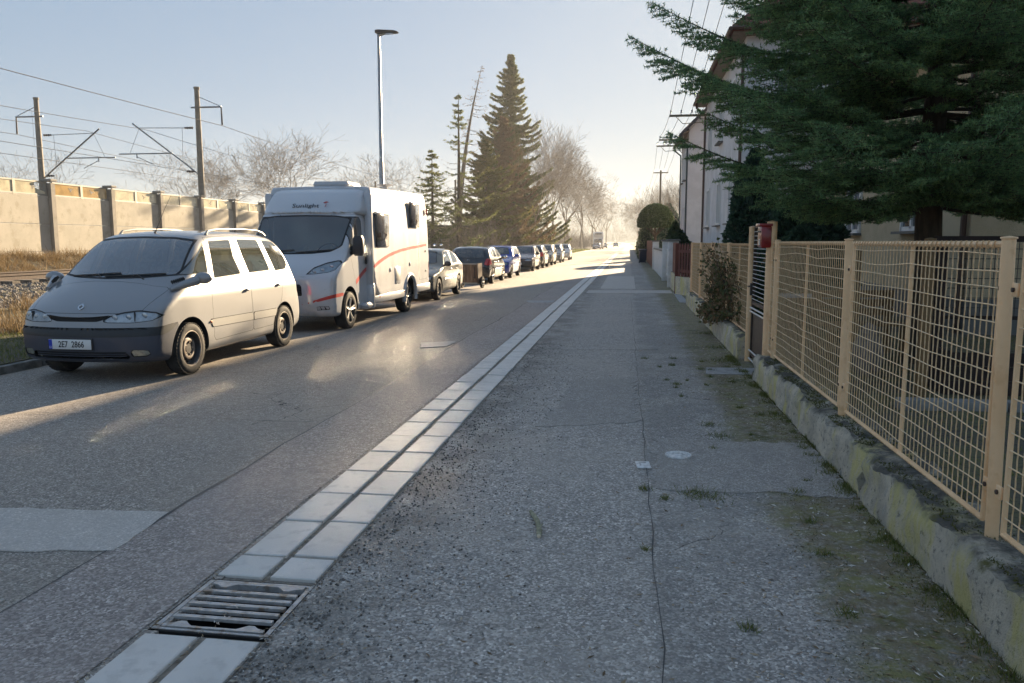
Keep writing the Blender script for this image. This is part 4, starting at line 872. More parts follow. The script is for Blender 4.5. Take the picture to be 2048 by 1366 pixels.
def parked_car(kind, pname, loc, flip, label, wheels='steel', plate=''):
    """builds each (model, paint) with parts; flip turns the tail towards the camera"""
    M_ = MODELS[kind]; car = empty('parked_car', loc, math.pi if flip else 0, label, 'car', 'cars parked along the kerb')
    if kind not in CARS:
        L = max(p[0] for p in M_['S']); CARS[kind] = Body(M_['S'], [(-.2, .70), (0, .73), (.35, .82), (.8, .855), (3.3, .855), (L - .3, .81), (L + .1, .74)], belt=.92, th=.30, tuck=.25, bowf=.24, bowr=.16, crown=.06, r=.08, zc=.70, a0=.95, a1=.85, res=.72)
    b = CARS[kind]; ct = Cutter(b); PT = MATS[pname]; L = b.L; G = MATS['clear_glass']; f, r_ = M_['axles']
    for cy_ in (f, r_):
        for sd in (1, -1): ct.take('side', circle(cy_, .30, .365), RIGHT(.4) if sd > 0 else LEFT(.4))
    W = [side_piece(ct, 'side_window', w, G, car, .014, -.003) for w in M_['wins']]
    z0, z1 = M_['ws']; a, rg = ct.take('front', [(-.66, z0), (0, z0 - .03), (.66, z0), (.54, z1 - .02), (0, z1 + .01), (-.54, z1 - .02)], BEFORE(2.2), .018); a.obj('windscreen', G, car, -.003); ct.gaps.append((rg, 'seal'))
    z0, z1, ya = M_['rw']; a, rg = ct.take('front', [(-.60, z0), (.60, z0), (.52, z1), (-.52, z1)], AFTER(ya), .018); a.obj('rear_window', G, car, -.003); ct.gaps.append((rg, 'seal'))
    x0, x1, q0, q1 = M_['hl']
    for sd in (1, -1):
        P = [(x0, q0 + .02), (x1 - .06, q0), (x1 + .02, q0 + .06), (x1, q1), (x0 + .05, q1 - .02)]; P = P if sd > 0 else mirror_x(P)
        a, rg = ct.take('front', P, BEFORE(.7), .006); h = a.obj('headlight', MATS['lamp_reflector'], car, -.02); ct.gaps.append((rg, 'gap'))
        if h: a.obj('lens', MATS['lamp_glass'], h, -.001)
        if M_['tl'] == 'side': a, rg = ct.take('side', M_['tlp'], RIGHT(.45) if sd > 0 else LEFT(.45), .005)
        else: P = M_['tlp'] if sd > 0 else mirror_x(M_['tlp']); a, rg = ct.take('front', P, AFTER(3.2), .005)
        a.obj('tail_light', MATS['red_lens'], car, -.001); ct.gaps.append((rg, 'gap'))
    a, rg = ct.take('front', [(-.34, .58), (.34, .58), (.36, .68), (-.36, .68)], BEFORE(.5), .006); a.obj('grille', MATS['seal'], car, -.015); ct.gaps.append((rg, 'gap'))
    a, rg = ct.take('front', [(-.5, .27), (.5, .27), (.5, .36), (-.5, .36)], BEFORE(.5), .004); a.obj('lower_intake', MATS['seal'], car, -.015)
    a, rg = ct.take('side', [(-.3, .0), (-.3, .545), (.45, .545), (.47, .50), (.45, .0)], None, .005); a.obj('front_bumper', MATS['bumper_dark'] if kind == 'liftback' else PT, car, .004); ct.gaps.append((rg, 'gap'))
    a, rg = ct.take('side', [(L - .42, .0), (L - .40, .56), (L + .3, .56), (L + .3, .0)], None, .005); a.obj('rear_bumper', PT, car, .004); ct.gaps.append((rg, 'gap'))
    D = [side_piece(ct, 'door', d, PT, car, .004, 0, 'gap') for d in M_['doors']]
    for i, sd in enumerate((1, -1)):
        for k in (0, 1):
            W[k][i].parent = D[k][i]; d = M_['doors'][k]; door_handle(D[k][i], b, (2.25 if k == 0 else 2.98), .82, sd, PT, .15)
            yy = np.linspace(min(p[0] for p in d) + .16, 2.32 if k == 0 else 2.85, 9); xx = b.surf_x(yy, np.full(9, .56)); q = MB(); q.tube([(sd * (x + .002), y, .56) for x, y in zip(xx, yy)], .016, 6); q.build('moulding', PT, D[k][i])
        mirror(car, b, 1.42, .97, sd, MATS['black_plastic'] if kind != 'estate' else PT)
        for cy_ in (f, r_): wheel_arch(car, b, cy_, .30, .365, sd); wheel(car, (sd * .755, cy_, .30), .30, .18, sd, wheels)
    ct.soup.obj('body', PT, car); flush_gaps(ct, car)
    q = MB(); q.box((0, 1.15, .80), (1.3, .4, .16), bev=.06); q.build('dashboard', MATS['dash'], car)
    for x, y in ((.36, 1.85), (-.36, 1.85), (.36, 2.75), (-.36, 2.75)): seat(car, x, y, .42, MATS['seat_cloth'], .46)
    q = MB(); q.lathe([(.165, -.013), (.178, 0), (.165, .013), (.152, 0), (.165, -.013)], 'y', 18); o = q.build('steering_wheel', MATS['dash'], car); o.location = (.36, 1.42, .90); o.rotation_euler = (-.4, 0, 0)
    q = MB(); q.box((0, 2.2, .28), (1.4, 3., .03)); q.build('cabin_floor', MATS['dash'], car, False)
    q = MB(); q.tube([(0, 3.1, 1.42), (0, 3.22, 1.62)], [.008, .003], 5); q.build('antenna', MATS['black_plastic'], car)
    yp = float(b.surf_y(np.array([0.]), np.array([.42]))[0]); number_plate(car, 0, yp - .014, .42, ''); ypr = float(b.surf_y(np.array([0.]), np.array([.62]), False)[0]); number_plate(car, 0, ypr + .014, .62, '', back=True)
    if kind == 'hatch':                                # round badge with the two stacked letters
        yb = float(b.surf_y(np.array([0.]), np.array([.90]), False)[0]); e = empty('badge', (0, yb + .006, .90), math.pi, parent=car); e.rotation_euler = (.45, 0, math.pi)
        q = MB(); q.lathe([(.052, -.004), (.056, 0), (.052, .004), (.046, 0), (.052, -.004)], 'y', 28); q.build('ring', MATS['chrome'], e)
        q = MB(); q.tube([(-.026, 0, .042), (0, 0, .004), (.026, 0, .042)], .0055, 5); q.tube([(-.044, 0, .018), (-.022, 0, -.044), (0, 0, -.004), (.022, 0, -.044), (.044, 0, .018)], .0055, 5); q.build('emblem_letters', MATS['chrome'], e)
    return car
XC = -6.02
def at(y): return (XC, y, 0)
c = parked_car('liftback', 'green_grey_paint', at(20.25), False, 'olive grey liftback car with black bumper parked behind the camper')
for x in (.42, .62):     # round lamps on a roof bar
    q = MB(); q.ball((x, 2.05, 1.50), (.05, .04, .05), 12, 8); q.build('roof_lamp', MATS['chrome'], c)
q = MB(); q.tube([(-.66, 2.08, 1.45), (.66, 2.08, 1.45)], .014, 6); q.build('roof_bar', MATS['black_plastic'], c)
parked_car('hatch', 'black_paint', (XC, 29.9 + .82, 0), True, 'black hatchback showing its tail and red rear lamps', 'alloy').location = (XC, 29.9 + .8 + 2.5, 0)
parked_car('estate', 'blue_paint', at(33.95), False, 'bright blue small car facing the black hatchback tail')
parked_car('liftback', 'maroon_paint', at(42.3), False, 'dark maroon car with number plate parked behind the bright blue one')
parked_car('hatch', 'black_paint', (XC, 51.7, 0), True, 'black hatchback tail on, between the dark maroon and the beige car')
parked_car('estate', 'beige_paint', at(53.2), False, 'beige car parked beyond the second black hatchback')
parked_car('hatch', 'grey_paint', at(60.2), False, 'mid grey car parked between the beige and the pale silver one')
parked_car('estate', 'pale_paint', at(69.0), False, 'pale silver car at the far end of the kerbside row')
parked_car('hatch', 'grey_paint', (-7.0, 172, 0), False, 'distant grey car standing before the white box truck')
parked_car('liftback', 'beige_paint', (-6.3, 200, 0), False, 'distant beige car just past the white box truck')
parked_car('estate', 'grey_paint', (-4.3, 262, 0), False, 'farthest small grey car driving on the misty road')
# box truck far down the road
bt = empty('box_truck', (-7.0, 181, 0), 0, 'distant white box truck with tall body over its cab', 'truck')
q = MB(); q.box((0, 3.6, 2.3), (2.4, 5.6, 3.2), bev=.12); q.box((0, .9, 3.35), (2.3, 1.2, 1.0), bev=.2); q.build('cargo_box', MATS['white_paint'], bt)
q = MB(); q.box((0, .85, 1.35), (2.1, 1.5, 1.9), bev=.25); q.build('cab', MATS['white_paint'], bt)
q = MB(); q.box((0, .09, 1.85), (1.8, .05, .8), bev=.02); q.build('windscreen', MATS['dark_glass'], bt)
q = MB(); q.box((0, .25, 3.45), (1.6, .08, .3), bev=.02); q.build('window', MATS['dark_glass'], bt)
for sx in (-1, 1):
    for y in (1.0, 4.8): wheel(bt, (sx * .98, y, .4), .4, .25, sx, 'plain')
    q = MB(); q.ball((sx * .8, .1, .95), (.14, .06, .1), 10, 8); q.build('headlight', MATS['lamp_reflector'], bt)
# folded wooden trailer standing between the olive car and the black one
tr = empty('wooden_trailer', (-5.45, 26.6, .0), -.12, 'weathered wooden box trailer tipped on end behind the olive car', 'trailer')
mat('trailer_wood', (.20, .13, .085), .8, (.12, .08, .05), 9, bs=40, stretch=(1, 1, .2))
for k in range(5): q = MB(); q.box((-.36 + k * .18, 0, .60), (.174, .03, .80), rx=.10); q.build('plank', MATS['trailer_wood'], tr, False)
for k in range(4): q = MB(); q.box((.46, .1 + .14 * k, .60 + .005 * k), (.03, .135, .80)); q.build('plank', MATS['trailer_wood'], tr, False)
for z, sx in ((.98, 0), (.21, 0)): q = MB(); q.box((0, -.01 + (.6 - z) * .1, z), (.96, .05, .05)); q.build('rail', MATS['moulding'], tr, False)
for x in (-.46, .46): q = MB(); q.box((x, -.015, .6), (.045, .05, .82), rx=.10); q.build('corner_post', MATS['dark_steel'], tr, False)
for sx in (-1, 1): wheel(tr, (sx * .56, .35, .24), .24, .12, sx, 'plain')
tr.scale = (.66, .8, .86)
for y in (.25, .5): q = MB(); q.box((0, y, .24), (1.0, .05, .06)); q.build('crossbar', MATS['dark_steel'], tr, False)
for x in (-.3, .3): q = MB(); q.box((x, -.03, .65), (.05, .02, .5), rx=.1); q.box((x, -.045, .45), (.11, .02, .05)); q.build('hinge_strap', MATS['dark_steel'], tr, False)
# ------------------------------------------------------------------ low garden wall of old concrete
def rough_block(x0, x1, y0, y1, z0, z1, step=.05, amp=.020, seed=1, top_amp=.03, slope=0.):
    """box with weathered faces: displaced grids on the street face, the top and the ends"""
    r = np.random.default_rng(seed); ny = max(2, int((y1 - y0) / step)); yy = np.linspace(y0, y1, ny + 1)
    prof = [(x0 - .015, z0)] + [(x0 - .012 * (1 - t), z0 + (z1 - z0) * t) for t in (.2, .4, .6, .8)] + [(x0 + .004, z1 - .025), (x0 + .028, z1)] + [(x0 + .028 + (x1 - x0 - .056) * t, z1) for t in (.25, .5, .75, 1)] + [(x1, z1 - .03), (x1, z0)]
    m = len(prof); big = r.normal(0, 1, (ny + 1, m)); k = np.ones(5) / 5
    for c in range(m): big[:, c] = np.convolve(np.pad(big[:, c], 2, 'edge'), k, 'valid')
    V = []
    for i, y in enumerate(yy):
        for j, (x, z) in enumerate(prof):
            dx = big[i, j] * amp if j < 6 else 0; dz = big[i, j] * top_amp if 4 < j < 11 else 0
            V.append((x + dx, y, z + dz + slope * (y - y0) * (1 if z > z0 else 0)))
    F = [[i * m + j, i * m + j + 1, (i + 1) * m + j + 1, (i + 1) * m + j] for i in range(ny) for j in range(m - 1)]
    F = [f[::-1] for f in F]; F += [[j for j in range(m)], [ny * m + m - 1 - j for j in range(m)]]
    return V, F
gw = empty('garden_wall', (0, 0, 0), 0, 'low mossy concrete wall carrying the tan mesh fence beside the footway', 'wall')
for y0, y1, s, x in ((.2, 4.965, 1, 1.465), (5.0, 9.33, 2, 1.475)):
    mb = MB(); mb.add(*rough_block(x, 1.80, y0, y1, -.12, .30, seed=s)); mb.build('wall_section', MATS['wall_concrete'], gw, True, angle=50)
gw2 = empty('garden_wall', (0, 0, 0), 0, 'low concrete wall with brown creeper past the wicket gate', 'wall')
for y0, y1, s in ((10.92, 15.8, 3), (15.82, 20.75, 4)):
    mb = MB(); mb.add(*rough_block(1.50, 1.80, y0, y1, -.12, .33, .12, seed=s)); mb.build('wall_section', MATS['wall_concrete'], gw2, True, angle=50)

# ------------------------------------------------------------------ tan mesh fence
FX = 1.625
def wavy(p0, p1, n, amp, axis, ph, sag, seed):
    """a crimped wire from p0 to p1"""
    r = np.random.default_rng(seed); t = np.linspace(0, 1, n); P = np.outer(1 - t, p0) + np.outer(t, p1)
    P[:, 0] += amp * np.sin(np.arange(n) * math.pi / 2 * 2 + ph)          # crimp in and out of the plane
    kn = r.normal(0, 1, 7); w = np.interp(t, np.linspace(0, 1, 7), kn); w = w * np.sin(math.pi * t) ** .5
    P[:, 2 if axis == 'h' else 1] += w * sag
    if axis == 'v': P[:, 1] += .0022 * np.sin(np.arange(n) * math.pi / 1.5 + ph)
    return P
def mesh_panel(parent, y0, y1, z0, z1, seed, near=True, dv=.060, dh=.0745, bar=True):
    e = empty('mesh_panel', (FX, 0, 0), parent=parent); fr = MB()
    fr.tube([(0, y0, z0), (0, y0, z1)], .0125, 8); fr.tube([(0, y1, z0), (0, y1, z1)], .0125, 8); fr.tube([(0, y0, z1), (0, y1, z1)], .0155, 8); fr.tube([(0, y0, z0), (0, y1, z0)], .0135, 8)
    fr.build('panel_frame', MATS['tan_paint'], e, kind='stuff')
    if bar: b = MB(); ym = (y0 + y1) / 2; b.tube([(.012, ym, z0), (.012, ym, z1)], .013, 8); b.build('middle_bar', MATS['tan_paint'], e)
    nh = int((z1 - z0) / dh); nv = int((y1 - y0) / dv); P0 = []; P1 = []; rad = .0034
    for i in range(1, nh + 1):
        z = z0 + (z1 - z0) * (i) / (nh + .6)
        P = wavy((-.004, y0 - .012, z), (-.004, y1 + .012, z), nv * 2 if near else nv, .0035, 'h', i * math.pi, .006 if i % 5 else .014, seed * 100 + i); P0.append(P[:-1]); P1.append(P[1:])
    P0 = np.concatenate(P0); P1 = np.concatenate(P1); V, F = segs_mesh(P0, P1, np.full(len(P0), rad), np.full(len(P0), rad), 5 if near else 4)
    o = arr_obj('cross_wires', V, F, MATS['white_wire'], e, smooth=True); o['kind'] = 'stuff'
    P0 = []; P1 = []
    for i in range(1, nv):
        y = y0 + (y1 - y0) * i / nv
        P = wavy((.003, y, z0), (.003, y, z1), nh * 3 if near else nh, .003, 'v', i * math.pi, .003, seed * 977 + i)
        # the ends are rolled over the top rail and under the bottom one
        P = np.concatenate([[[-.018, y, z0 - .004]], P, [[-.012, y, z1 + .016], [-.02, y, z1 - .004], [-.012, y, z1 - .02]]]); P0.append(P[:-1]); P1.append(P[1:])
    P0 = np.concatenate(P0); P1 = np.concatenate(P1); V, F = segs_mesh(P0, P1, np.full(len(P0), rad), np.full(len(P0), rad), 5 if near else 4)
    o = arr_obj('upright_wires', V, F, MATS['galv_wire'], e, smooth=True); o['kind'] = 'stuff'
    return e
def post(parent, y, z0, z1, r=.028, x=FX, cap=True, lean=0.):
    b = MB(); b.tube([(x, y, z0), (x, y + lean, z1)], r, 18)
    if cap: b.lathe([(r, -.004), (r + .006, 0), (r + .005, .007), (0, .012)], 'z', 18, (x, y + lean, z1))
    o = b.build('post', MATS['tan_paint'], parent)
    return o
def lugs(parent, y, dirs=(-1, 1), zs=(.52, 1.40)):
    for d in dirs:
        for z in zs:
            b = MB(); b.box((FX - .012, y + d * .062, z), (.012, .05, .058), bev=.004); o = b.build('lug', MATS['tan_paint'], parent)
            b = MB(); b.cyl((FX - .026, y + d * .058, z), (FX - .014, y + d * .058, z), .011, 6); b.build('bolt', MATS['rust'], o)
fe = empty('mesh_fence', (0, 0, 0), 0, 'tan crimped wire mesh fence standing on the near mossy wall', 'fence')
ys = (1.2, 3.62, 6.12, 9.02)
for i, y in enumerate(ys):
    post(fe, y, .24, 1.615, lean=.06 if i in (1, 2) else 0); lugs(fe, y)
for i in range(3): mesh_panel(fe, ys[i] + .10, ys[i + 1] - .10, .345, 1.590, i + 1, near=True)
mesh_panel(fe, 9.10, 9.32, .345, 1.588, 9, bar=False)
fe2 = empty('mesh_fence', (0, 0, 0), 0, 'tan wire mesh fence overgrown with brown creeper past the gate', 'fence')
ys2 = (13.2, 15.7, 18.2, 20.7)
for y in ys2: post(fe2, y, .28, 1.58, .038)
for a, b_ in ((10.98, 13.14), (13.27, 15.63), (15.77, 18.13), (18.27, 20.63)): mesh_panel(fe2, a, b_, .37, 1.565, int(a), near=False, dv=.075, dh=.085)
# ------------------------------------------------------------------ wicket gate
mat('gate_brown', (.045, .028, .020), .5, (.07, .045, .03), 12, bs=60); mat('gate_white', (.66, .65, .62), .4)
wg = empty('wicket_gate', (FX, 9.4, 0), 0, 'narrow brown steel gate between two tan round posts', 'gate')
b = MB(); b.tube([(0, .0, -.05), (0, .0, 1.83)], .058, 20); b.lathe([(.058, -.003), (.064, 0), (0, .014)], 'z', 20, (0, 0, 1.83)); b.build('gate_post', MATS['tan_paint'], wg)
b = MB(); b.tube([(0, 1.40, -.05), (0, 1.40, 1.80)], .050, 20); b.lathe([(.05, -.003), (.055, 0), (0, .012)], 'z', 20, (0, 1.40, 1.80)); b.build('gate_post', MATS['tan_paint'], wg)
for y in (.10, 1.30): b = MB(); b.box((.02, y, .93), (.035, .05, 1.74)); b.build('stile', MATS['gate_brown'], wg, False)
for z in (1.80, .80, .12): b = MB(); b.box((.02, .70, z), (.030, 1.15, .04)); b.build('crosspiece', MATS['gate_brown'], wg, False)
b = MB(); b.box((.025, .70, .42), (.012, 1.15, .52)); b.build('kick_panel', MATS['gate_brown'], wg, False)
for k in range(17): b = MB(); z = .86 + k * .0545; b.tube([(.0, .12, z), (.0, 1.28, z)], .0045, 6); b.build('rod', MATS['gate_white'], wg)
for z in (.74, .69, .17, .06): b = MB(); b.tube([(-.012, .10, z), (-.012, 1.30, z)], .011, 8); b.build('white_bar', MATS['gate_white'], wg)
b = MB(); b.box((-.015, 1.27, .98), (.03, .05, .16), bev=.006); b.tube([(-.03, 1.27, 1.02), (-.06, 1.27, 1.02), (-.06, 1.17, 1.02)], .009, 8); b.build('lock', MATS['dark_steel'], wg)
mat('mailbox_red', (.28, .012, .012), .35, (.20, .01, .01), 6, coat=.5)
mbx = empty('letter_box', (FX - .07, 9.43, 1.66), 0, 'small dark red letter box hung on the gate post', 'letter box')
b = MB(); b.box((0, .03, 0), (.12, .26, .25), bev=.02); b.build('case', MATS['mailbox_red'], mbx)
b = MB(); b.box((-.01, .03, .135), (.15, .29, .03), bev=.008); b.build('lid', MATS['mailbox_red'], mbx)
b = MB(); b.box((-.063, .03, .06), (.006, .18, .02)); b.build('slot', MATS['seal'], mbx, False)
b = MB(); b.box((-.064, .0, -.06), (.006, .05, .07)); b.build('name_card', MATS['gate_white'], mbx, False)

# ------------------------------------------------------------------ houses
mat('plaster_white', (.66, .65, .65), .9, (.58, .57, .57), 1.2, bs=120, bump_s=.2, world_co=True); mat('plaster_beige', (.62, .50, .33), .95, (.55, .44, .28), 1.5, bs=55, bump_s=1., world_co=True, bdist=.02)
mat('roof_red', (.22, .075, .045), .8, (.15, .05, .035), 3, bs=30, world_co=True); mat('roof_dark', (.06, .055, .055), .7, (.085, .075, .07), 4, world_co=True)
mat('brown_pipe', (.09, .05, .035), .5); mat('green_pipe', (.045, .06, .06), .5); mat('window_frame', (.7, .7, .68), .4); mat('sill', (.16, .155, .14), .6); mat('eave_board', (.25, .20, .15), .7, (.2, .16, .12), 8)
mat('house_pane', (.03, .035, .04), .06, coat=1.)
def win(parent, c, w, h, axis, d=-1, panes=2):
    """window in a wall; axis: wall normal axis; d: outward sign"""
    def bx(mb, u, dz, su, sz, dep, off):
        if axis == 'x': mb.box((c[0] + d * off, c[1] + u, c[2] + dz), (dep, su, sz))
        else: mb.box((c[0] + u, c[1] + d * off, c[2] + dz), (su, dep, sz))
    mb = MB(); bx(mb, 0, 0, w, h, .02, .004); o = mb.build('window', MATS['house_pane'], parent, False)
    for u, dz, su, sz in ((-w / 2, 0, .09, h + .09), (w / 2, 0, .09, h + .09), (0, h / 2, w, .09), (0, -h / 2, w, .09)) + (((0, 0, .08, h),) if panes > 1 else ()):
        mb = MB(); bx(mb, u, dz, su, sz, .06, .02); mb.build('frame', MATS['window_frame'], o, False)
    mb = MB(); bx(mb, 0, -h / 2 - .07, w + .22, .05, .20, .09); mb.build('sill', MATS['sill'], o, False); return o
def house(name, label, x0, x1, y0, y1, ze, zr, wallm, roofm, pipem, street_wins=(), end_wins=(), ov=.5, tiles=True, hip=0.):
    e = empty(name, (0, 0, 0), 0, label, 'house'); xm = (x0 + x1) / 2
    mb = MB(); mb.prism([(x0, -.2), (x1, -.2), (x1, ze - .3 * bool(hip))] + ([] if hip else [(xm, zr - .25)]) + [(x0, ze - .3 * bool(hip))], y1 - y0, 'y', (0, y0, 0)); mb.build('wall', MATS[wallm], e, False)
    mb = MB(); mb.box(((x0 + x1) / 2, (y0 + y1) / 2, .25), (x1 - x0 + .06, y1 - y0 + .06, .9)); mb.build('plinth', MATS['sill'], e, False)
    sl = (zr - ze) / (xm - x0); th = .18
    if hip:
        za = ze - sl * ov + .06; xa, xb, ya, yb = x0 - ov, x1 + ov, y0 - ov, y1 + ov; ra, rb = ya + hip, yb - hip
        for nm, q in (('roof', [(xa, ya, za), (xm, ra, zr), (xm, rb, zr), (xa, yb, za)]), ('roof', [(xb, yb, za), (xm, rb, zr), (xm, ra, zr), (xb, ya, za)]), ('roof', [(xa, yb, za), (xm, rb, zr), (xb, yb, za)]), ('roof', [(xb, ya, za), (xm, ra, zr), (xa, ya, za)])):
            mb = MB(); n_ = len(q); mb.add(q + [(a, b_, c - th) for a, b_, c in q], [list(range(n_)), list(range(2 * n_ - 1, n_ - 1, -1))] + [[i, n_ + i, n_ + (i + 1) % n_, (i + 1) % n_] for i in range(n_)]); mb.build(nm, MATS[roofm], e, False)
        for p, q in (((xa - .05, ya, za - .1), (xa - .05, yb, za - .1)), ((xa, yb + .05, za - .1), (xb, yb + .05, za - .1)), ((xa, ya - .05, za - .1), (xb, ya - .05, za - .1))): mb = MB(); mb.tube([p, q], .07, 8); mb.build('gutter_pipe', MATS[pipem], e)
        mb = MB(); mb.box(((x0 + x1) / 2, (y0 + y1) / 2, za - .2), (x1 - x0 + 2 * ov - .1, y1 - y0 + 2 * ov - .1, .05)); mb.build('eave_board', MATS['eave_board'], e, False)
    for s, xa in ((1, x0 - ov), (-1, x1 + ov)) if not hip else ():
        za = ze - sl * ov + .06; mb = MB(); V = [(xa, y0 - ov, za), (xm, y0 - ov, zr + .06), (xm, y1 + ov, zr + .06), (xa, y1 + ov, za)]
        V += [(a, b_, c - th) for a, b_, c in V]; F = [[0, 1, 2, 3], [7, 6, 5, 4], [0, 4, 5, 1], [1, 5, 6, 2], [2, 6, 7, 3], [3, 7, 4, 0]]
        ro = mb.add(V, F).build('roof', MATS[roofm], e, False)
        if tiles:
            L = math.hypot(xm - xa, zr - za + .06); n = int(L / .34); tm = MB()
            for k in range(n):
                t = (k + .5) / n; cx_ = xa + (xm - xa) * t; cz = za + (zr + .06 - za) * t; tm.box((cx_, (y0 + y1) / 2, cz + .022), (L / n * 1.06, y1 - y0 + 2 * ov, .03), ry=-s * (math.atan(sl) + .045))
            tm.build('tile_courses', MATS[roofm], ro, False, 'stuff')
        mb = MB(); mb.tube([(xa - s * .05, y0 - ov, za - .10), (xa - s * .05, y1 + ov, za - .10)], .07, 8); mb.build('gutter_pipe', MATS[pipem], e)
        mb = MB(); mb.box((xa + s * .27, (y0 + y1) / 2, za - .16 + sl * .2), (.5, y1 - y0 + 2 * ov - .06, .05), ry=-s * math.atan(sl) * .4); mb.build('eave_board', MATS['eave_board'], e, False)
    za = ze - sl * ov
    for y in (y0 + .12, y1 - .12):
        mb = MB(); mb.tube([(x0 - ov - .02, y, za - .1), (x0 - ov + .02, y, za - .28), (x0 - .08, y, za - .62), (x0 - .07, y, za - .9), (x0 - .07, y, 0)], .05, 8); mb.build('downpipe', MATS[pipem], e)
    mb = MB(); mb.box((xm + .8, (y0 + y1) / 2, zr + .2), (.6, .8, 1.6)); ch = mb.build('chimney', MATS['roof_red'], e, False); mb = MB(); mb.box((xm + .8, (y0 + y1) / 2, zr + 1.05), (.75, .95, .1)); mb.build('chimney_cap', MATS['sill'], ch, False)
    for y, z, w, h in street_wins: win(e, (x0, y, z), w, h, 'x')
    for x, z, w, h in end_wins: win(e, (x, y0, z), w, h, 'y')
    return e
house('house', 'white two storey house with red tiled roof and brown downpipe behind the fir', 3.5, 12.5, 26, 38.6, 8.55, 12.6, 'plaster_white', 'roof_red', 'brown_pipe', [(y, z, 1.1, 1.6) for y in (28.5, 32.2, 36.4) for z in (3.1, 6.3)], [(7.25, 2.75, 1.25, 1.5), (9.0, 2.75, 1.25, 1.5), (7.25, 6.1, 1.25, 1.5), (9.6, 6.1, 1.25, 1.5), (5, 6.1, 1.1, 1.5)], hip=4.2)
house('house', 'white house with dark roof and green downpipe beyond the red roofed one', 3.5, 12.0, 49.8, 56.2, 8.6, 12.8, 'plaster_white', 'roof_dark', 'green_pipe', [(y, z, 1.0, 1.7) for y in (51.8, 54.6) for z in (3.0, 6.4)], [(6, 6.2, 1.1, 1.5)])
house('house', 'beige rendered house close behind the tree trunk and dark trellis', 5.35, 12.5, 13.4, 23, 5.4, 7.6, 'plaster_beige', 'roof_red', 'brown_pipe', [(16, 2.5, 1.1, 1.3), (20, 2.5, 1.1, 1.3)], [(9.5, 2.6, 1.1, 1.3)])
# ------------------------------------------------------------------ front fences farther along
mat('picket_red', (.15, .045, .028), .7, (.10, .03, .02), 8, bs=50, stretch=(1, 1, .2)); mat('gate_pillar', (.70, .69, .67), .8, (.6, .59, .56), 4, world_co=True); mat('rust_panel', (.22, .075, .035), .7, (.16, .055, .03), 6)
pf = empty('picket_fence', (0, 0, 0), 0, 'dark red picket fence on a stone footing after the mesh fence', 'fence')
A = np.array([1.50, 24.6]); B = np.array([2.25, 22.6]); n = 11; d = (B - A) / np.linalg.norm(B - A); ang = math.atan2(d[1], d[0])
for i in range(n):
    p = A + (B - A) * (i + .5) / n; mb = MB(); mb.prism([(-.055, 0), (.055, 0), (.055, .98), (0, 1.05), (-.055, .98)], .025, 'y'); o = mb.build('picket', MATS['picket_red'], pf, False); o.location = (p[0], p[1], .52); o.rotation_euler = (0, 0, ang)
for z in (.72, 1.32): mb = MB(); mb.box((0, 0, 0), (np.linalg.norm(B - A), .05, .08)); o = mb.build('rail', MATS['picket_red'], pf, False); o.location = (*((A + B) / 2 + [.02, .03]), z); o.rotation_euler = (0, 0, ang)
mb = MB(); mb.box((0, 0, .24), (np.linalg.norm(B - A), .3, .62)); o = mb.build('footing', MATS['wall_concrete'], pf, False); o.location = (*((A + B) / 2 + [.08, .10]), 0); o.rotation_euler = (0, 0, ang)
mb = MB(); mb.box((1.47, 24.7, .75), (.10, .10, 1.6)); mb.build('fence_post', MATS['picket_red'], pf, False)
pf2 = empty('board_fence', (0, 0, 0), 0, 'rust red board fence between white gate pillars along the footway', 'fence')
for i in range(26): mb = MB(); mb.box((1.55, 25.5 + i * .105, 1.05), (.03, .098, 1.05 + .02 * math.sin(i * 3))); mb.build('board', MATS['rust_panel'], pf2, False)
mb = MB(); mb.box((1.60, 26.8, .22), (.25, 2.8, .7)); mb.build('footing', MATS['wall_concrete'], pf2, False)
for y, lab in ((28.4, 'white rendered gate pillar nearest the rust red board fence'), (33.2, 'white rendered gate pillar past the metal gate, vine on top'), (47.0, 'white rendered gate pillar standing before the rubbish bin')):
    p = empty('gate_pillar', (1.56, y, 0), 0, lab, 'pillar', 'white gate pillars along the footway'); mb = MB(); mb.box((0, 0, .78), (.36, .36, 1.72), bev=.015); mb.build('shaft', MATS['gate_pillar'], p); mb = MB(); mb.box((0, 0, 1.66), (.46, .46, .07), bev=.01); mb.build('cap', MATS['sill'], p)
mg = empty('metal_gate', (1.56, 0, 0), 0, 'pale metal bar gate hung between two white pillars', 'gate')
for i in range(24): mb = MB(); mb.tube([(0, 28.75 + i * .18, .2), (0, 28.75 + i * .18, 1.4)], .012, 6); mb.build('bar', MATS['gate_white'], mg)
for z in (.3, 1.3): mb = MB(); mb.box((0, 30.85, z), (.04, 4.3, .05)); mb.build('rail', MATS['gate_white'], mg, False)
lw = empty('street_wall', (0, 0, 0), 0, 'white rendered low wall with concrete coping before the houses', 'wall'); mb = MB(); mb.box((1.58, 40.1, .55), (.24, 13.4, 1.3)); mb.build('wall_body', MATS['gate_pillar'], lw, False); mb = MB(); mb.box((1.58, 40.1, 1.23), (.34, 13.4, .07)); mb.build('coping', MATS['sill'], lw, False)
rp = empty('board_fence', (0, 0, 0), 0, 'tall rust red board fence behind the dark rubbish bin', 'fence')
for i in range(60): mb = MB(); mb.box((1.50, 49 + i * .3, .85), (.04, .285, 1.7)); mb.build('board', MATS['rust_panel'], rp, False)
fw = empty('street_wall', (0, 0, 0), 0, 'long grey garden wall far down the footway', 'wall'); mb = MB(); mb.box((1.7, 120, .6), (.3, 100, 1.4)); mb.build('wall_body', MATS['kerb_stone'], fw, False); mb = MB(); mb.box((1.7, 120, 1.33), (.4, 100, .06)); mb.build('coping', MATS['sill'], fw, False)
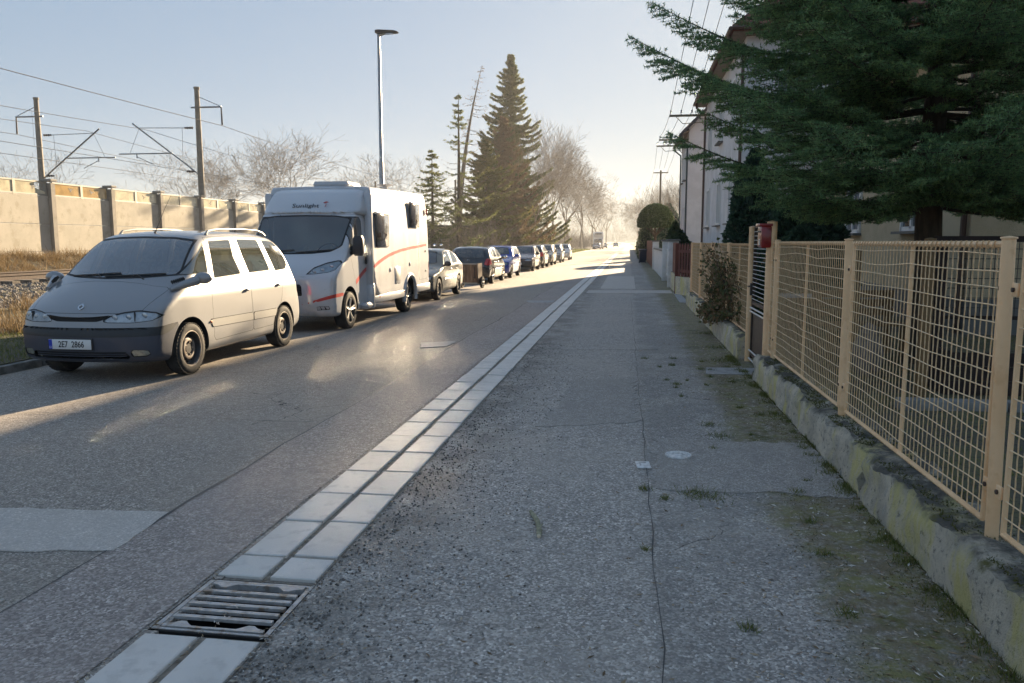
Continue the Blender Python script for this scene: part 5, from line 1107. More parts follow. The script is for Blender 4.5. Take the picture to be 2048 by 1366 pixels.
bn = empty('rubbish_bin', (1.05, 61, 0), .05, 'dark blue wheeled rubbish bin standing on the footway', 'bin'); mat('bin_blue', (.012, .018, .035), .5)
mb = MB(); V = []; F = []
for z, w_, d_ in ((.06, .23, .24), (.98, .29, .33)): V += [(-w_, -d_, z), (w_, -d_, z), (w_, d_, z), (-w_, d_, z)]
mb.add(V, [[3, 2, 1, 0], [4, 5, 6, 7], [0, 1, 5, 4], [1, 2, 6, 5], [2, 3, 7, 6], [3, 0, 4, 7]]); mb.build('bin_body', MATS['bin_blue'], bn, False)
mb = MB(); mb.box((0, 0, 1.02), (.66, .74, .07), bev=.025, rx=.05); mb.tube([(-.28, .4, 1.0), (.28, .4, 1.0)], .018, 6); mb.build('lid', MATS['bin_blue'], bn)
for s in (-1, 1): mb = MB(); mb.cyl((s * .2, .22, .1), (s * .26, .22, .1), .1, 16); mb.build('wheel', MATS['rubber'], bn)

# ------------------------------------------------------------------ garden furniture behind the fence
mat('ochre_wood', (.20, .12, .05), .75, (.14, .085, .035), 8, bs=40, stretch=(1, 1, .2)); mat('dark_wood', (.022, .013, .010), .8, (.035, .02, .015), 9); mat('sack', (.22, .19, .17), .95, (.15, .13, .115), 12, bs=30); mat('pale_blue', (.36, .40, .46), .6); mat('concrete_edge', (.28, .27, .25), .9, (.2, .195, .18), 5, bs=60, world_co=True)
ts = empty('trellis_screen', (0, 0, 0), 0, 'dark brown trellis frame standing before the beige house', 'trellis')
for x, z0, z1 in ((3.18, .1, 1.66), (5.6, .1, 1.66)): mb = MB(); mb.box((x, 8.6, (z0 + z1) / 2), (.07, .07, z1 - z0)); mb.build('upright', MATS['dark_wood'], ts, False)
for z in (1.63, .83): mb = MB(); mb.box((4.4, 8.6, z), (2.6, .06, .06 if z > 1 else .035)); mb.build('rail', MATS['dark_wood'], ts, False)
for k in range(20): mb = MB(); mb.tube([(3.35 + .11 * k, 8.6, .83), (3.35 + .11 * k, 8.6, 1.62)], .004, 5); mb.build('wire', MATS['dark_steel'], ts)
for k in range(7): mb = MB(); mb.tube([(3.2, 8.605, .93 + .1 * k), (5.6, 8.605, .93 + .1 * k)], .004, 5); mb.build('wire', MATS['dark_steel'], ts)
mb = MB(); mb.box((3.08, 8.66, .85), (.10, .05, 1.5)); mb.build('board', MATS['pale_blue'], ts, False)
pk = empty('planter_box', (4.35, 8.2, .1), 0, 'long black wooden planter under the trellis', 'planter')
for z in (.1, .24, .38): mb = MB(); mb.box((0, -.2, z), (2.6, .03, .13)); mb.build('plank', MATS['dark_wood'], pk, False)
for x in (-1.28, 1.28): mb = MB(); mb.box((x, 0, .24), (.04, .42, .44)); mb.build('end_board', MATS['dark_wood'], pk, False)
mb = MB(); mb.box((0, .02, .40), (2.5, .38, .06)); mb.build('soil', MATS['earth'], pk, False)
ge = empty('path_edging', (4.2, 7.3, .14), 0, 'pale concrete path edging lying on the garden lawn', 'edging')
for k in range(4): mb = MB(); mb.box((-1.35 + k * .9, 0, 0), (.885, .16, .14), bev=.01); mb.build('edging_stone', MATS['concrete_edge'], ge)
for x, y, h, lab in ((2.70, 7.6, 1.62, 'ochre round timber post standing beside the pale blue board'), (2.62, 9.6, 1.5, 'ochre round timber post standing near the fir trunk')):
    o = empty('timber_post', (x, y, 0), 0, lab, 'post'); mb = MB(); mb.tube([(0, 0, -.1), (.005, 0, h * .5), (0, 0, h)], [.055, .053, .05], 12); mb.build('shaft', MATS['ochre_wood'], o); mb = MB(); mb.lathe([(.05, 0), (.052, .01), (0, .02)], 'z', 12, (0, 0, h)); mb.build('cap', MATS['ochre_wood'], o)
gb = empty('garden_bench', (3.0, 10.6, .1), .2, 'ochre wooden garden bench behind the near mesh panel', 'bench')
for k in range(4): mb = MB(); mb.box((0, -.16 + k * .11, .45), (1.1, .095, .03)); mb.build('seat_slat', MATS['ochre_wood'], gb, False)
for k in range(3): mb = MB(); mb.box((0, .27, .58 + k * .12), (1.1, .03, .095)); mb.build('back_slat', MATS['ochre_wood'], gb, False)
for x in (-.48, .48):
    for y in (-.15, .25): mb = MB(); mb.box((x, y, .22 if y < 0 else .42), (.06, .06, .45 if y < 0 else .85)); mb.build('leg', MATS['ochre_wood'], gb, False)
sk = empty('garden_sack', (2.62, 9.0, .1), 0, 'slumped pale sack standing on the lawn before the bench', 'sack'); mb = MB(); mb.ball((0, 0, .26), (.17, .13, .28), 18, 12); mb.ball((.01, 0, .50), (.10, .08, .08), 12, 8); mb.build('bag', MATS['sack'], sk); mb = MB(); mb.tube([(-.06, 0, .55), (0, .02, .60), (.07, 0, .56)], .03, 7); mb.build('tied_top', MATS['sack'], sk)
gt = empty('garden_table', (2.75, 12.3, .1), 0, 'small grey garden table glimpsed through the mesh', 'table'); mb = MB(); mb.box((0, 0, .70), (.9, .7, .035), bev=.01); mb.build('table_top', MATS['pale_blue'], gt)
for sx in (-.38, .38):
    for sy in (-.28, .28): mb = MB(); mb.tube([(sx, sy, 0), (sx * .95, sy * .95, .69)], .018, 6); mb.build('leg', MATS['dark_steel'], gt)
# ------------------------------------------------------------------ plants
leafmat('fir_needles', [(.06, .115, .055), (.13, .245, .11), (.22, .36, .16), (.33, .45, .17), (.46, .51, .15)], .5, .5)
leafmat('spruce_needles', [(.05, .07, .028), (.085, .11, .036), (.13, .145, .045), (.19, .18, .055)], .6, .5)
leafmat('olive_needles', [(.06, .075, .02), (.105, .115, .028), (.15, .145, .036), (.20, .175, .05)], .6, .45)
leafmat('dead_needles', [(.09, .065, .035), (.15, .105, .055), (.18, .125, .07), (.12, .11, .05)], .7, .4)
leafmat('thuja_leaf', [(.028, .055, .036), (.05, .095, .056), (.075, .13, .065)], .6, .25)
leafmat('topiary_leaf', [(.03, .052, .022), (.055, .085, .032), (.08, .11, .04)], .6, .25)
leafmat('brown_leaf', [(.10, .06, .035), (.20, .12, .06), (.30, .20, .11), (.13, .14, .05), (.08, .10, .04)], .7, .25)
leafmat('grass_green', [(.08, .11, .025), (.13, .165, .035), (.19, .20, .05), (.26, .22, .09)], .6, .3)
leafmat('grass_dry', [(.13, .085, .04), (.21, .145, .072), (.28, .20, .105), (.10, .07, .035)], .7, .3)
leafmat('moss_tuft', [(.06, .065, .012), (.10, .10, .02), (.13, .125, .03)], .7, .2)
def needles(P0, P1, n, ln, wd, rg, spread=.9, tip=0.):
    """narrow triangles bristling from each twig segment"""
    P0 = np.repeat(P0, n, 0); P1 = np.repeat(P1, n, 0); m = len(P0); t = rg.random((m, 1)); B = P0 + (P1 - P0) * t
    d = P1 - P0; d /= np.linalg.norm(d, axis=1)[:, None] + 1e-9
    q = rg.normal(0, 1, (m, 3)); q[:, 2] += .25; q -= d * (q * d).sum(1)[:, None]; q /= np.linalg.norm(q, axis=1)[:, None] + 1e-9
    D = d * (1 - spread) + q * spread; D /= np.linalg.norm(D, axis=1)[:, None]
    s = np.cross(D, rg.normal(0, 1, (m, 3))); s /= np.linalg.norm(s, axis=1)[:, None] + 1e-9
    L = ln * rg.uniform(.7, 1.25, (m, 1)); w = wd * rg.uniform(.7, 1.3, (m, 1))
    V = np.stack([B - s * w, B + s * w, B + D * L], 1).reshape(-1, 3); return V, np.arange(3 * m).reshape(-1, 3)
def rotv(v, ax, a):
    return v * math.cos(a) + np.cross(ax, v) * math.sin(a) + ax * np.dot(ax, v) * (1 - math.cos(a))
def fir(root, h, z0, rad, seed, spec_branches=(), per=6, dz=.36, ztop_dense=7.2):
    """broad fir: flat fronds on tiered boughs; returns wood segs and twig segs with tip weight"""
    r = random.Random(seed); W = []; T = []; tw = []
    boughs = []; z = z0; k = 0
    while z < h - .3:
        n = per if z < ztop_dense else max(4, per - 2)
        for i in range(n):
            az = k * 1.1 + i * 2 * math.pi / n + r.uniform(-.25, .25); t = (z - z0) / (h - z0); L = rad * (1 - t) ** .8 * r.uniform(.78, 1.05) * (.80 if t < .03 else 1)
            boughs.append((z + r.uniform(-.1, .1), az, L, r.uniform(.10, .28) + .35 * t))
        z += dz * r.uniform(.85, 1.15) * (1 if z < ztop_dense else 1.7); k += 1
    boughs += list(spec_branches)
    up = np.array([0, 0, 1.])
    for (zb, az, L, rise) in boughs:
        d = np.array([math.cos(az), math.sin(az), 0]); P = [np.array([0, 0, zb])]; ns = max(5, int(L / .105)); dense = 1. if zb < ztop_dense else .45
        sidev = np.cross(up, d)
        for i in range(1, ns + 1):
            t = i / ns; x = L * t; zz = zb + rise * x * .55 - .16 * L * math.sin(math.pi * t) * .55 + .05 * L * t * t * t
            P.append(np.array([0, 0, zz]) + d * x + sidev * (.03 * math.sin(5 * t + az * 3) * L))
        rb = .006 + .008 * L
        for i in range(ns): W.append((P[i], P[i + 1], rb * (1 - .93 * i / ns), rb * (1 - .93 * (i + 1) / ns)))
        for i in range(2, ns + 1):
            t = i / ns
            if t > .25: T.append((P[i - 1], P[i])); tw.append(t)
            if t < .16: continue
            for s in (-1, 1):
                if r.random() > dense * .98 + .02: continue
                l2 = (L * .40 * (1 - t) ** .75 + .13) * r.uniform(.75, 1.15); ang = s * r.uniform(.75, 1.05)
                dd = d * math.cos(ang) + sidev * math.sin(ang) + up * r.uniform(-.16, .14); n2 = max(2, int(l2 / .085)); q = P[i - 1] + (P[i] - P[i - 1]) * r.random(); pts = [q]
                for j in range(1, n2 + 1): dd = dd + d * .05 + up * (.02 if j > n2 * .6 else -.02); dd /= np.linalg.norm(dd); q = q + dd * (l2 / n2); pts.append(q)
                sv = np.cross(up, dd); sv /= np.linalg.norm(sv)
                for j in range(n2):
                    T.append((pts[j], pts[j + 1])); tw.append(.35 + .6 * j / n2)
                    if j and l2 > .22:
                        for s2 in (-1, 1):
                            l3 = (.16 * (1 - j / n2) + .055) * r.uniform(.7, 1.2); d3 = dd * .62 + sv * s2 * .75 + up * r.uniform(-.25, .25); d3 /= np.linalg.norm(d3)
                            T.append((pts[j], pts[j] + d3 * l3)); tw.append(.7 + .3 * r.random())
    return W, T, np.array(tw)
rg = np.random.default_rng(5)
ft = empty('fir_tree', (3.55, 10.1, .1), 0, 'large dark green fir with tiered boughs overhanging the mesh fence', 'fir tree')
SB = [(3.28, math.pi - .06, 3.62, .30), (3.75, math.pi - .18, 3.35, .34), (3.05, math.pi + .25, 3.1, .16), (2.75, math.pi + .6, 3.0, .10), (2.35, math.pi + .95, 2.9, .06), (2.2, -1.9, 2.6, .05), (2.1, -1.3, 2.6, .05), (2.05, -.75, 2.6, .06), (2.35, -1.55, 2.9, .10), (2.1, math.pi + .2, 2.5, .04), (4.35, math.pi + .1, 2.75, .35), (4.4, math.pi - .45, 2.9, .3), (4.7, -1.2, 2.6, .25), (3.9, -.3, 2.9, .2), (3.2, .1, 2.9, .15), (2.6, -.45, 3.0, .12), (4.6, -.6, 3.0, .2), (5.0, -1.5, 2.6, .2), (5.2, -2.2, 2.6, .2), (4.2, -1.0, 2.9, .12), (3.6, -1.7, 2.9, .1), (5.4, -.2, 2.8, .2), (5.8, -1.0, 2.4, .2), (3.3, -2.3, 2.9, .12), (3.0, -.9, 3.0, .1), (4.9, math.pi + .35, 2.9, .22), (5.3, math.pi - .1, 2.6, .25), (5.5, math.pi + .5, 2.7, .2), (4.7, math.pi + .75, 2.9, .2), (5.9, math.pi + .2, 2.4, .2), (4.0, math.pi + .55, 3.1, .2), (3.6, math.pi + .9, 3.0, .15), (6.3, math.pi + .6, 2.3, .2), (5.2, math.pi + 1.1, 2.7, .2)]
W, T, tw = fir(ft, 8.6, 1.95, 3.25, 4, SB, per=7, dz=.40)
z = np.linspace(-.1, 8.4, 30); tb = MB(); tb.tube([(.02 * math.sin(a * 2), .02 * math.cos(a * 1.7), a) for a in z], np.interp(z, [-.1, .2, 2, 8.4], [.23, .17, .145, .03]), 14); tb.build('trunk', MATS['bark'], ft)
V, F = segs_mesh([w[0] for w in W], [w[1] for w in W], [w[2] for w in W], [w[3] for w in W], 5); arr_obj('boughs', V, F, MATS['bark'], ft, smooth=True)['kind'] = 'stuff'
A0 = np.array([t[0] for t in T]); A1 = np.array([t[1] for t in T]); nn = 13
V, F = needles(A0, A1, nn, .040, .0058, rg, .74)
clump = np.repeat(rg.random(len(T)) * .25, nn); tone = np.clip(np.repeat(tw, nn) * .42 + clump + rg.normal(0, .10, len(F)), 0, .93)
arr_obj('needles', V, F, MATS['fir_needles'], ft, tone=tone)['kind'] = 'stuff'
V, F = segs_mesh(A0, A1, np.full(len(A0), .0035), np.full(len(A0), .0025), 3); arr_obj('twigs', V, F, MATS['bark'], ft)['kind'] = 'stuff'
print('fir twigs', len(T), len(F))

# ------------------------------------------------------------------ roadside conifers
def spruce(name, label, loc, h, rad, seed, leafm, z0=.8, dens=1., droop=.35, gap=0., lean=(0, 0), nl=.085, barkm='bark', cat='spruce tree', nsz=.012, thin=1.):
    r = random.Random(seed); rg = np.random.default_rng(seed); e = empty(name, loc, 0, label, cat, 'roadside conifers'); P0 = []; P1 = []; W = []; tn = []
    zw = z0; k = 0
    while zw < h - .15:
        n = r.choice((4, 5, 5, 6))
        for i in range(n):
            if r.random() < gap: continue
            z = min(h - .1, max(z0, zw + r.uniform(-.3, .3))); t = (z - z0) / (h - z0)
            az = k * .9 + i * 6.283 / n + r.uniform(-.4, .4); L = max(.15, rad * (1 - t) ** .78 * r.uniform(.35, 1.25)); d = np.array([math.cos(az), math.sin(az), 0]); sv = np.array([-d[1], d[0], 0]); ns = max(3, int(L / .3)); base = np.array([lean[0] * (z / h) ** 2, lean[1] * z / h, z]); p = base; clt = r.random() * .45
            for j in range(1, ns + 1):
                u = j / ns; q = base + d * L * u + np.array([0, 0, -droop * L * math.sin(u * 2.2) * .6 + .25 * L * u * u]) + sv * r.uniform(-.05, .05) * L; W.append((p, q, (.012 + .01 * L) * (1 - u * .8), (.012 + .01 * L) * (1 - u * .9)))
                m = int((5 if u > .3 else 2) * dens) + (1 if r.random() < (5 * dens) % 1 else 0)
                for _ in range(m):
                    a = p + (q - p) * r.random(); l2 = (.18 + .28 * L * (1 - u) * .5) * r.uniform(.6, 1.3); s = r.choice((-1, 1)); dd = d * r.uniform(.2, .9) + sv * s * r.uniform(.2, .9) + np.array([0, 0, -r.uniform(.1, .9) * droop * 1.6]); dd /= np.linalg.norm(dd); P0.append(a); P1.append(a + dd * l2); tn.append(clt + r.random() * .3 + .22 * u)
                p = q
        zw += r.uniform(.22, .42) * (1.15 - .35 * t) / thin; k += 1
    zz = np.linspace(-.2, h, 16); tb = MB(); tb.tube([(lean[0] * (max(a, 0) / h) ** 2, lean[1] * a / h, a) for a in zz], np.interp(zz, [-.2, h], [.018 * h + .03, .012]), 9); tb.build('trunk', MATS[barkm], e)
    V, F = segs_mesh([w[0] for w in W], [w[1] for w in W], [w[2] for w in W], [w[3] for w in W], 3); arr_obj('boughs', V, F, MATS[barkm], e)['kind'] = 'stuff'
    if P0:
        V, F = needles(np.array(P0), np.array(P1), 7, nl, nsz, rg, .6); tone = np.clip(np.repeat(np.array(tn), 7) + rg.normal(0, .1, len(F)), 0, 1); arr_obj('crown', V, F, MATS[leafm], e, tone=tone)['kind'] = 'stuff'
    return e
spruce('spruce_tree', 'tallest dark green spruce in the clump beside the parked cars', (-13.2, 87.8, 0.1), 21.9, 6.6, 31, 'spruce_needles', z0=.6, dens=3.6, droop=.5, nl=0.237, nsz=0.030)
spruce('spruce_tree', 'brownish half dead spruce in front of the tallest green one', (-12.8, 80.0, 0.1), 14.2, 5.2, 32, 'dead_needles', z0=1.5, dens=2.6, droop=.8, nl=0.213, nsz=0.027)
spruce('spruce_tree', 'olive green spruce with sunlit boughs left of the brown one', (-13.6, 74.5, 0.1), 11.2, 5.2, 33, 'olive_needles', z0=.5, dens=2.8, nl=0.188, nsz=0.033)
spruce('spruce_tree', 'thin young spruce with sparse drooping boughs near the street lamp', (-13.1, 60.2, 0.1), 12.8, 3.4, 34, 'spruce_needles', z0=1.2, dens=1.3, gap=.5, nl=0.125, nsz=0.020, thin=.62)
spruce('spruce_tree', 'short bushy spruce beside the thin young one', (-14.7, 58.1, 0.1), 8.4, 2.8, 35, 'spruce_needles', z0=.4, dens=1.8, gap=.15, nl=0.112, nsz=0.022)
spruce('spruce_tree', 'low green spruce at the foot of the tall clump towards the road', (-13.0, 94.5, 0.1), 12.8, 5.1, 36, 'olive_needles', z0=.3, dens=2.6, nl=0.188, nsz=0.037)
spruce('dead_tree', 'bare leaning dead conifer with crooked grey top beside the brown spruce', (-14.9, 68.0, 0.1), 16.5, 3.2, 37, 'dead_needles', z0=5., dens=.22, gap=.3, lean=(2.2, .0), nl=0.100, barkm='grey_bark', cat='dead tree', thin=.75)
# ------------------------------------------------------------------ bare trees
def bare_segs(seed, h, spread=.62, levels=6, trunk=.24, up=.5, nb=(2, 3)):
    r = random.Random(seed); S = []
    def grow(p, d, L, rad, lv):
        n = 3 if lv < 2 else 2; q = p
        for i in range(n):
            d2 = d + np.array([r.gauss(0, .10), r.gauss(0, .10), r.gauss(0, .05) + up * .12 * (lv > 1)]); d2 /= np.linalg.norm(d2); q2 = q + d2 * L / n; ra = rad * (1 - .3 * i / n); rb = rad * (1 - .3 * (i + 1) / n); S.append((q, q2, ra, rb, lv)); q = q2; d = d2
            if lv and lv < levels - 1 and r.random() < .55:
                ax = rotv(np.cross(d, [.3, .5, .7]) / (np.linalg.norm(np.cross(d, [.3, .5, .7])) + 1e-9), d, r.uniform(0, 6.28)); dd = rotv(d, ax, r.uniform(.5, 1.0)); grow(q, dd, L * r.uniform(.5, .7), rb * .5, lv + 1)
        if lv >= levels: return
        for i in range(r.choice(nb) + (1 if lv == 0 else 0)):
            ax = np.cross(d, [.3, .5, .7]); ax /= np.linalg.norm(ax) + 1e-9; ax = rotv(ax, d, i * 2.3 + r.uniform(0, 2)); dd = rotv(d, ax, r.uniform(.6, 1.3) * spread); grow(q, dd, L * r.uniform(.70, .88), rb * r.uniform(.50, .66), lv + 1)
    grow(np.zeros(3), np.array([0, 0, 1.]), h * trunk, h * .013 + .02, 0); zmax = max(s[1][2] for s in S); k = h / zmax
    return [(a * k, b * k, c, d, l) for a, b, c, d, l in S]
BARE = {}
def bare_tree(loc, h, seed, label, rz=0., wide=1., rmin=.006, levels=6, m='twig_bark', group='bare trees along the road and railway'):
    key = (seed, levels, m)
    if key not in BARE:
        S = bare_segs(seed, 10., levels=levels); lo = [s for s in S if s[4] <= 1]; hi = [s for s in S if s[4] > 1]
        def me(nm, L, n): V, F = segs_mesh([s[0] for s in L], [s[1] for s in L], [max(s[2], rmin) for s in L], [max(s[3], rmin * .8) for s in L], n); return arr_mesh(nm, V, F, MATS[m])
        BARE[key] = (me('trunk', lo, 7), me('crown', hi, 3))
    e = empty('bare_tree', loc, rz, label, 'tree', group); s = h / 10.; e.scale = (s * wide, s * wide, s)
    link('trunk', BARE[key][0], e); link('crown', BARE[key][1], e)['kind'] = 'stuff'; return e
# behind the railway
for x, y, h, s, w, lab in ((-48, 58, 8.6, 1, 1.25, 'round bare tree behind the noise barrier between the catenary masts'), (-42, 78, 11.5, 2, 1.2, 'wide bare tree behind the far end of the noise barrier'), (-38.5, 86, 13.8, 3, 1.25, 'tallest bare tree rising behind the camper roof'), (-47, 80, 11., 4, 1.2, 'thin bare tree left of the tallest one behind the barrier'), (-27, 88, 11.5, 5, 1.1, 'bare tree standing behind the street lamp column'), (-33, 92, 10.5, 1, 1.2, 'bare tree between the camper roof and the lamp column'), (-60, 62, 7.5, 5, 1.1, 'small bare tree behind the barrier under the wires')):
    bare_tree((x, y, .9), h, s, lab, s * 1.3, w, .0075)
R1 = [(-10.5, 84, 15.5, 2), (-11.5, 92, 16, 4), (-9.8, 101, 17, 3), (-11, 112, 17.5, 5), (-9.9, 125, 18, 1), (-10.5, 140, 19, 2), (-9.6, 158, 19, 4), (-10, 178, 20, 3), (-9.5, 205, 20, 5), (-10, 235, 20, 1), (-9, 270, 20, 2), (-9, 310, 21, 3)]
for i, (x, y, h, s) in enumerate(R1): bare_tree((x, y, .1), h, s, 'tall slender bare tree in the row lining the misty road', i * 2.1, .62 if y < 130 else .8, .009)
for i, (x, y, h, s) in enumerate(((5.5, 96, 9, 4), (7, 112, 11, 2), (4.2, 135, 12, 5), (5.5, 165, 14, 3), (4.5, 205, 16, 1), (4.5, 250, 17, 4), (4, 300, 18, 2))): bare_tree((x, y, .1), h, s, 'bare tree in the gardens far along the right hand footway', i * 1.7, .95, .008, group='bare trees beyond the houses')
def thicket(name, label, x0, x1, y0, y1, h, n, seed, m='twig_bark'):
    r = random.Random(seed); A = []; B = []
    for _ in range(n):
        p = np.array([r.uniform(x0, x1), r.uniform(y0, y1), .05]); d = np.array([r.gauss(0, .25), r.gauss(0, .25), 1.]); L = h * r.uniform(.4, 1.)
        for j in range(4):
            q = p + d / np.linalg.norm(d) * L / 4; A.append(p); B.append(q)
            for _k in range(2): dd = d + np.array([r.gauss(0, .7), r.gauss(0, .7), 0]); A.append(q); B.append(q + dd / np.linalg.norm(dd) * L * .16)
            p = q; d = d + np.array([r.gauss(0, .2), r.gauss(0, .2), 0])
    V, F = segs_mesh(A, B, np.full(len(A), .014), np.full(len(A), .008), 3); o = arr_obj(name, V, F, MATS[m]); return tag(o, label, 'thicket', kind='stuff')
thicket('thicket', 'tangled bare undergrowth under the roadside conifers', -16, -11, 56, 108, 3.4, 800, 1)
thicket('thicket', 'bare scrub under the misty row of trees', -13, -9.2, 82, 240, 3.6, 900, 2)
thicket('distant_wood', 'hazy wood closing the far end of the road', -40, 40, 420, 470, 17, 1500, 3)
# ------------------------------------------------------------------ shrubs
def leafcloud(n, fn, size, rg, flat=.0):
    """fn -> (n,3) points and outward normals"""
    P, N = fn(n); a = rg.normal(0, 1, (n, 3)); u = np.cross(N + a * .7, rg.normal(0, 1, (n, 3))); u /= np.linalg.norm(u, axis=1)[:, None]; w = N * .8 + a * .5; w /= np.linalg.norm(w, axis=1)[:, None]
    s = size * rg.uniform(.6, 1.4, (n, 1)); V = np.stack([P - u * s * .5, P + w * s, P + u * s * .5, P - w * s * .4], 1).reshape(-1, 3); return V, np.arange(4 * n).reshape(-1, 4)
def ell(c, r, rg, shell=.25, zmin=-9, lump=.1):
    def fn(n):
        d = rg.normal(0, 1, (n, 3)); d /= np.linalg.norm(d, axis=1)[:, None]
        k = 1 - shell * rg.random((n, 1)) ** 1.5 + lump * np.sin(d[:, :1] * 7 + c[0]) * np.sin(d[:, 1:2] * 6 + c[1]) * np.cos(d[:, 2:3] * 8)
        P = np.array(c) + d * np.array(r) * k; P[:, 2] = np.maximum(P[:, 2], zmin); return P, d
    return fn
tp = empty('topiary_shrub', (2.05, 63.5, .1), 0, 'clipped mushroom shaped evergreen with a smooth domed cap', 'topiary'); rg = np.random.default_rng(8)
mb = MB(); mb.tube([(0, 0, -.1), (.05, 0, 1.2), (-.05, 0, 2.6)], [.14, .11, .10], 8)
for k in range(6): a = k * 1.05; mb.tube([(0, 0, 1.9), (.5 * math.cos(a), .5 * math.sin(a), 2.5), (1.0 * math.cos(a), 1.0 * math.sin(a), 2.8)], [.06, .045, .03], 6)
mb.build('trunk', MATS['bark'], tp)
q = MB(); q.ball((0, 0, 2.95), (1.33, 1.33, 1.45), 24, 14); q.v[-1][:, 2] = np.maximum(q.v[-1][:, 2], 2.74); q.build('inner_crown', MATS['topiary_leaf'], tp)
V, F = leafcloud(16000, ell((0, 0, 2.95), (1.42, 1.42, 1.55), rg, .07, 2.70, .015), .08, rg); arr_obj('crown', V, F, MATS['topiary_leaf'], tp, tone=rg.random(len(F)))['kind'] = 'stuff'
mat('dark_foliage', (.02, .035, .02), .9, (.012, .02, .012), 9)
def evergreen(name, label, loc, r, h, seed, n=9000, leaf='thuja_leaf', size=.09, cat='shrub'):
    rg = np.random.default_rng(seed); e = empty(name, loc, 0, label, cat)
    def fn(n):
        z = rg.random(n) ** .85; a = rg.random(n) * 6.283; pr = np.interp(z, [0, .15, .5, .8, 1], [.85, 1, .9, .6, .06]) * (1 + .12 * np.sin(a * 5 + z * 14) + .08 * np.sin(a * 11 - z * 23)) * (1 - .25 * rg.random(n) ** 2)
        d = np.stack([np.cos(a), np.sin(a), np.full(n, .35)], 1); return np.stack([np.cos(a) * pr * r, np.sin(a) * pr * r, z * h + .02], 1), d / np.linalg.norm(d, axis=1)[:, None]
    V, F = leafcloud(n, fn, size, rg); arr_obj('crown', V, F, MATS[leaf], e, tone=np.clip(rg.normal(.5, .25, len(F)), 0, 1))['kind'] = 'stuff'
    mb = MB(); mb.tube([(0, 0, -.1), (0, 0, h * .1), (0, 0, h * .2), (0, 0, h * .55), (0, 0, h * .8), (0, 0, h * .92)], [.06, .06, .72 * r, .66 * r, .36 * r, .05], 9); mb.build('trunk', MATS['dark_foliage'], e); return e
evergreen('thuja_shrub', 'dark columnar thuja rising behind the creeper covered fence', (2.72, 18.2, .1), .58, 3.5, 1, 14000, size=.075)
evergreen('thuja_shrub', 'broad dark thuja standing between the column and the fir', (3.2, 15.2, .1), .85, 2.5, 2, 14000, size=.075)
evergreen('thuja_shrub', 'dark cylindrical conifer standing under the topiary cap', (2.9, 67.5, .1), .9, 3.0, 3, 5000, size=.1)
evergreen('garden_shrub', 'round dark shrub against the white house corner', (2.55, 45, .1), .55, 2.6, 4, 3500, 'topiary_leaf', .08)
evergreen('garden_shrub', 'leafy evergreen hanging over the white wall coping', (2.1, 33.5, .1), .6, 1.95, 5, 3000, 'topiary_leaf', .08)
evergreen('garden_shrub', 'dark evergreen hedge left of the topiary stem', (1.5, 70, .1), .8, 3.4, 6, 4000, 'topiary_leaf', .1)
evergreen('garden_shrub', 'dark spreading shrub low behind the far mesh fence', (2.7, 13.0, .1), .7, 1.7, 9, 7000, 'thuja_leaf', .06)
evergreen('conifer_shrub', 'tall dark conifer behind the topiary near the pole', (4.6, 96, .1), 1.6, 6.0, 7, 6000, 'thuja_leaf', .16)
cr = empty('creeper_shrub', (1.62, 13.0, .0), 0, 'brown leaved creeper spilling through the mesh fence over the wall', 'creeper'); rg = np.random.default_rng(14); r = random.Random(4); A = []; B = []
for _ in range(230):
    p = np.array([r.uniform(-.02, .14), r.gauss(.7, .9), r.uniform(.3, .5)]); d = np.array([r.gauss(.0, .10), r.gauss(0, .3), 1.]); L = r.uniform(.5, 1.25)
    for j in range(5): q = p + d / np.linalg.norm(d) * L / 5; A.append(p); B.append(q); p = q; d = d + np.array([r.gauss(.0, .16), r.gauss(0, .3), -.12])
for _ in range(60):
    p = np.array([-.02, r.gauss(.8, .6), r.uniform(.35, .5)]); d = np.array([-1., r.gauss(0, .5), .3])
    for j in range(4): q = p + d / np.linalg.norm(d) * .09; A.append(p); B.append(q); p = q; d = d + np.array([r.gauss(0, .3), r.gauss(0, .3), -.5])
A = np.array(A); B = np.array(B); V, F = segs_mesh(A, B, np.full(len(A), .004), np.full(len(A), .003), 3); arr_obj('stems', V, F, MATS['bark'], cr)['kind'] = 'stuff'
idx = rg.integers(0, len(A), 8200); Pn = A[idx] + (B[idx] - A[idx]) * rg.random((8200, 1)) + rg.normal(0, .03, (8200, 3)); dn = rg.normal(0, 1, (8200, 3)); dn /= np.linalg.norm(dn, axis=1)[:, None]
V, F = leafcloud(8200, lambda n: (Pn, dn), .046, rg); arr_obj('leaves', V, F, MATS['brown_leaf'], cr, tone=.25 + .75 * rg.random(len(F)))['kind'] = 'stuff'
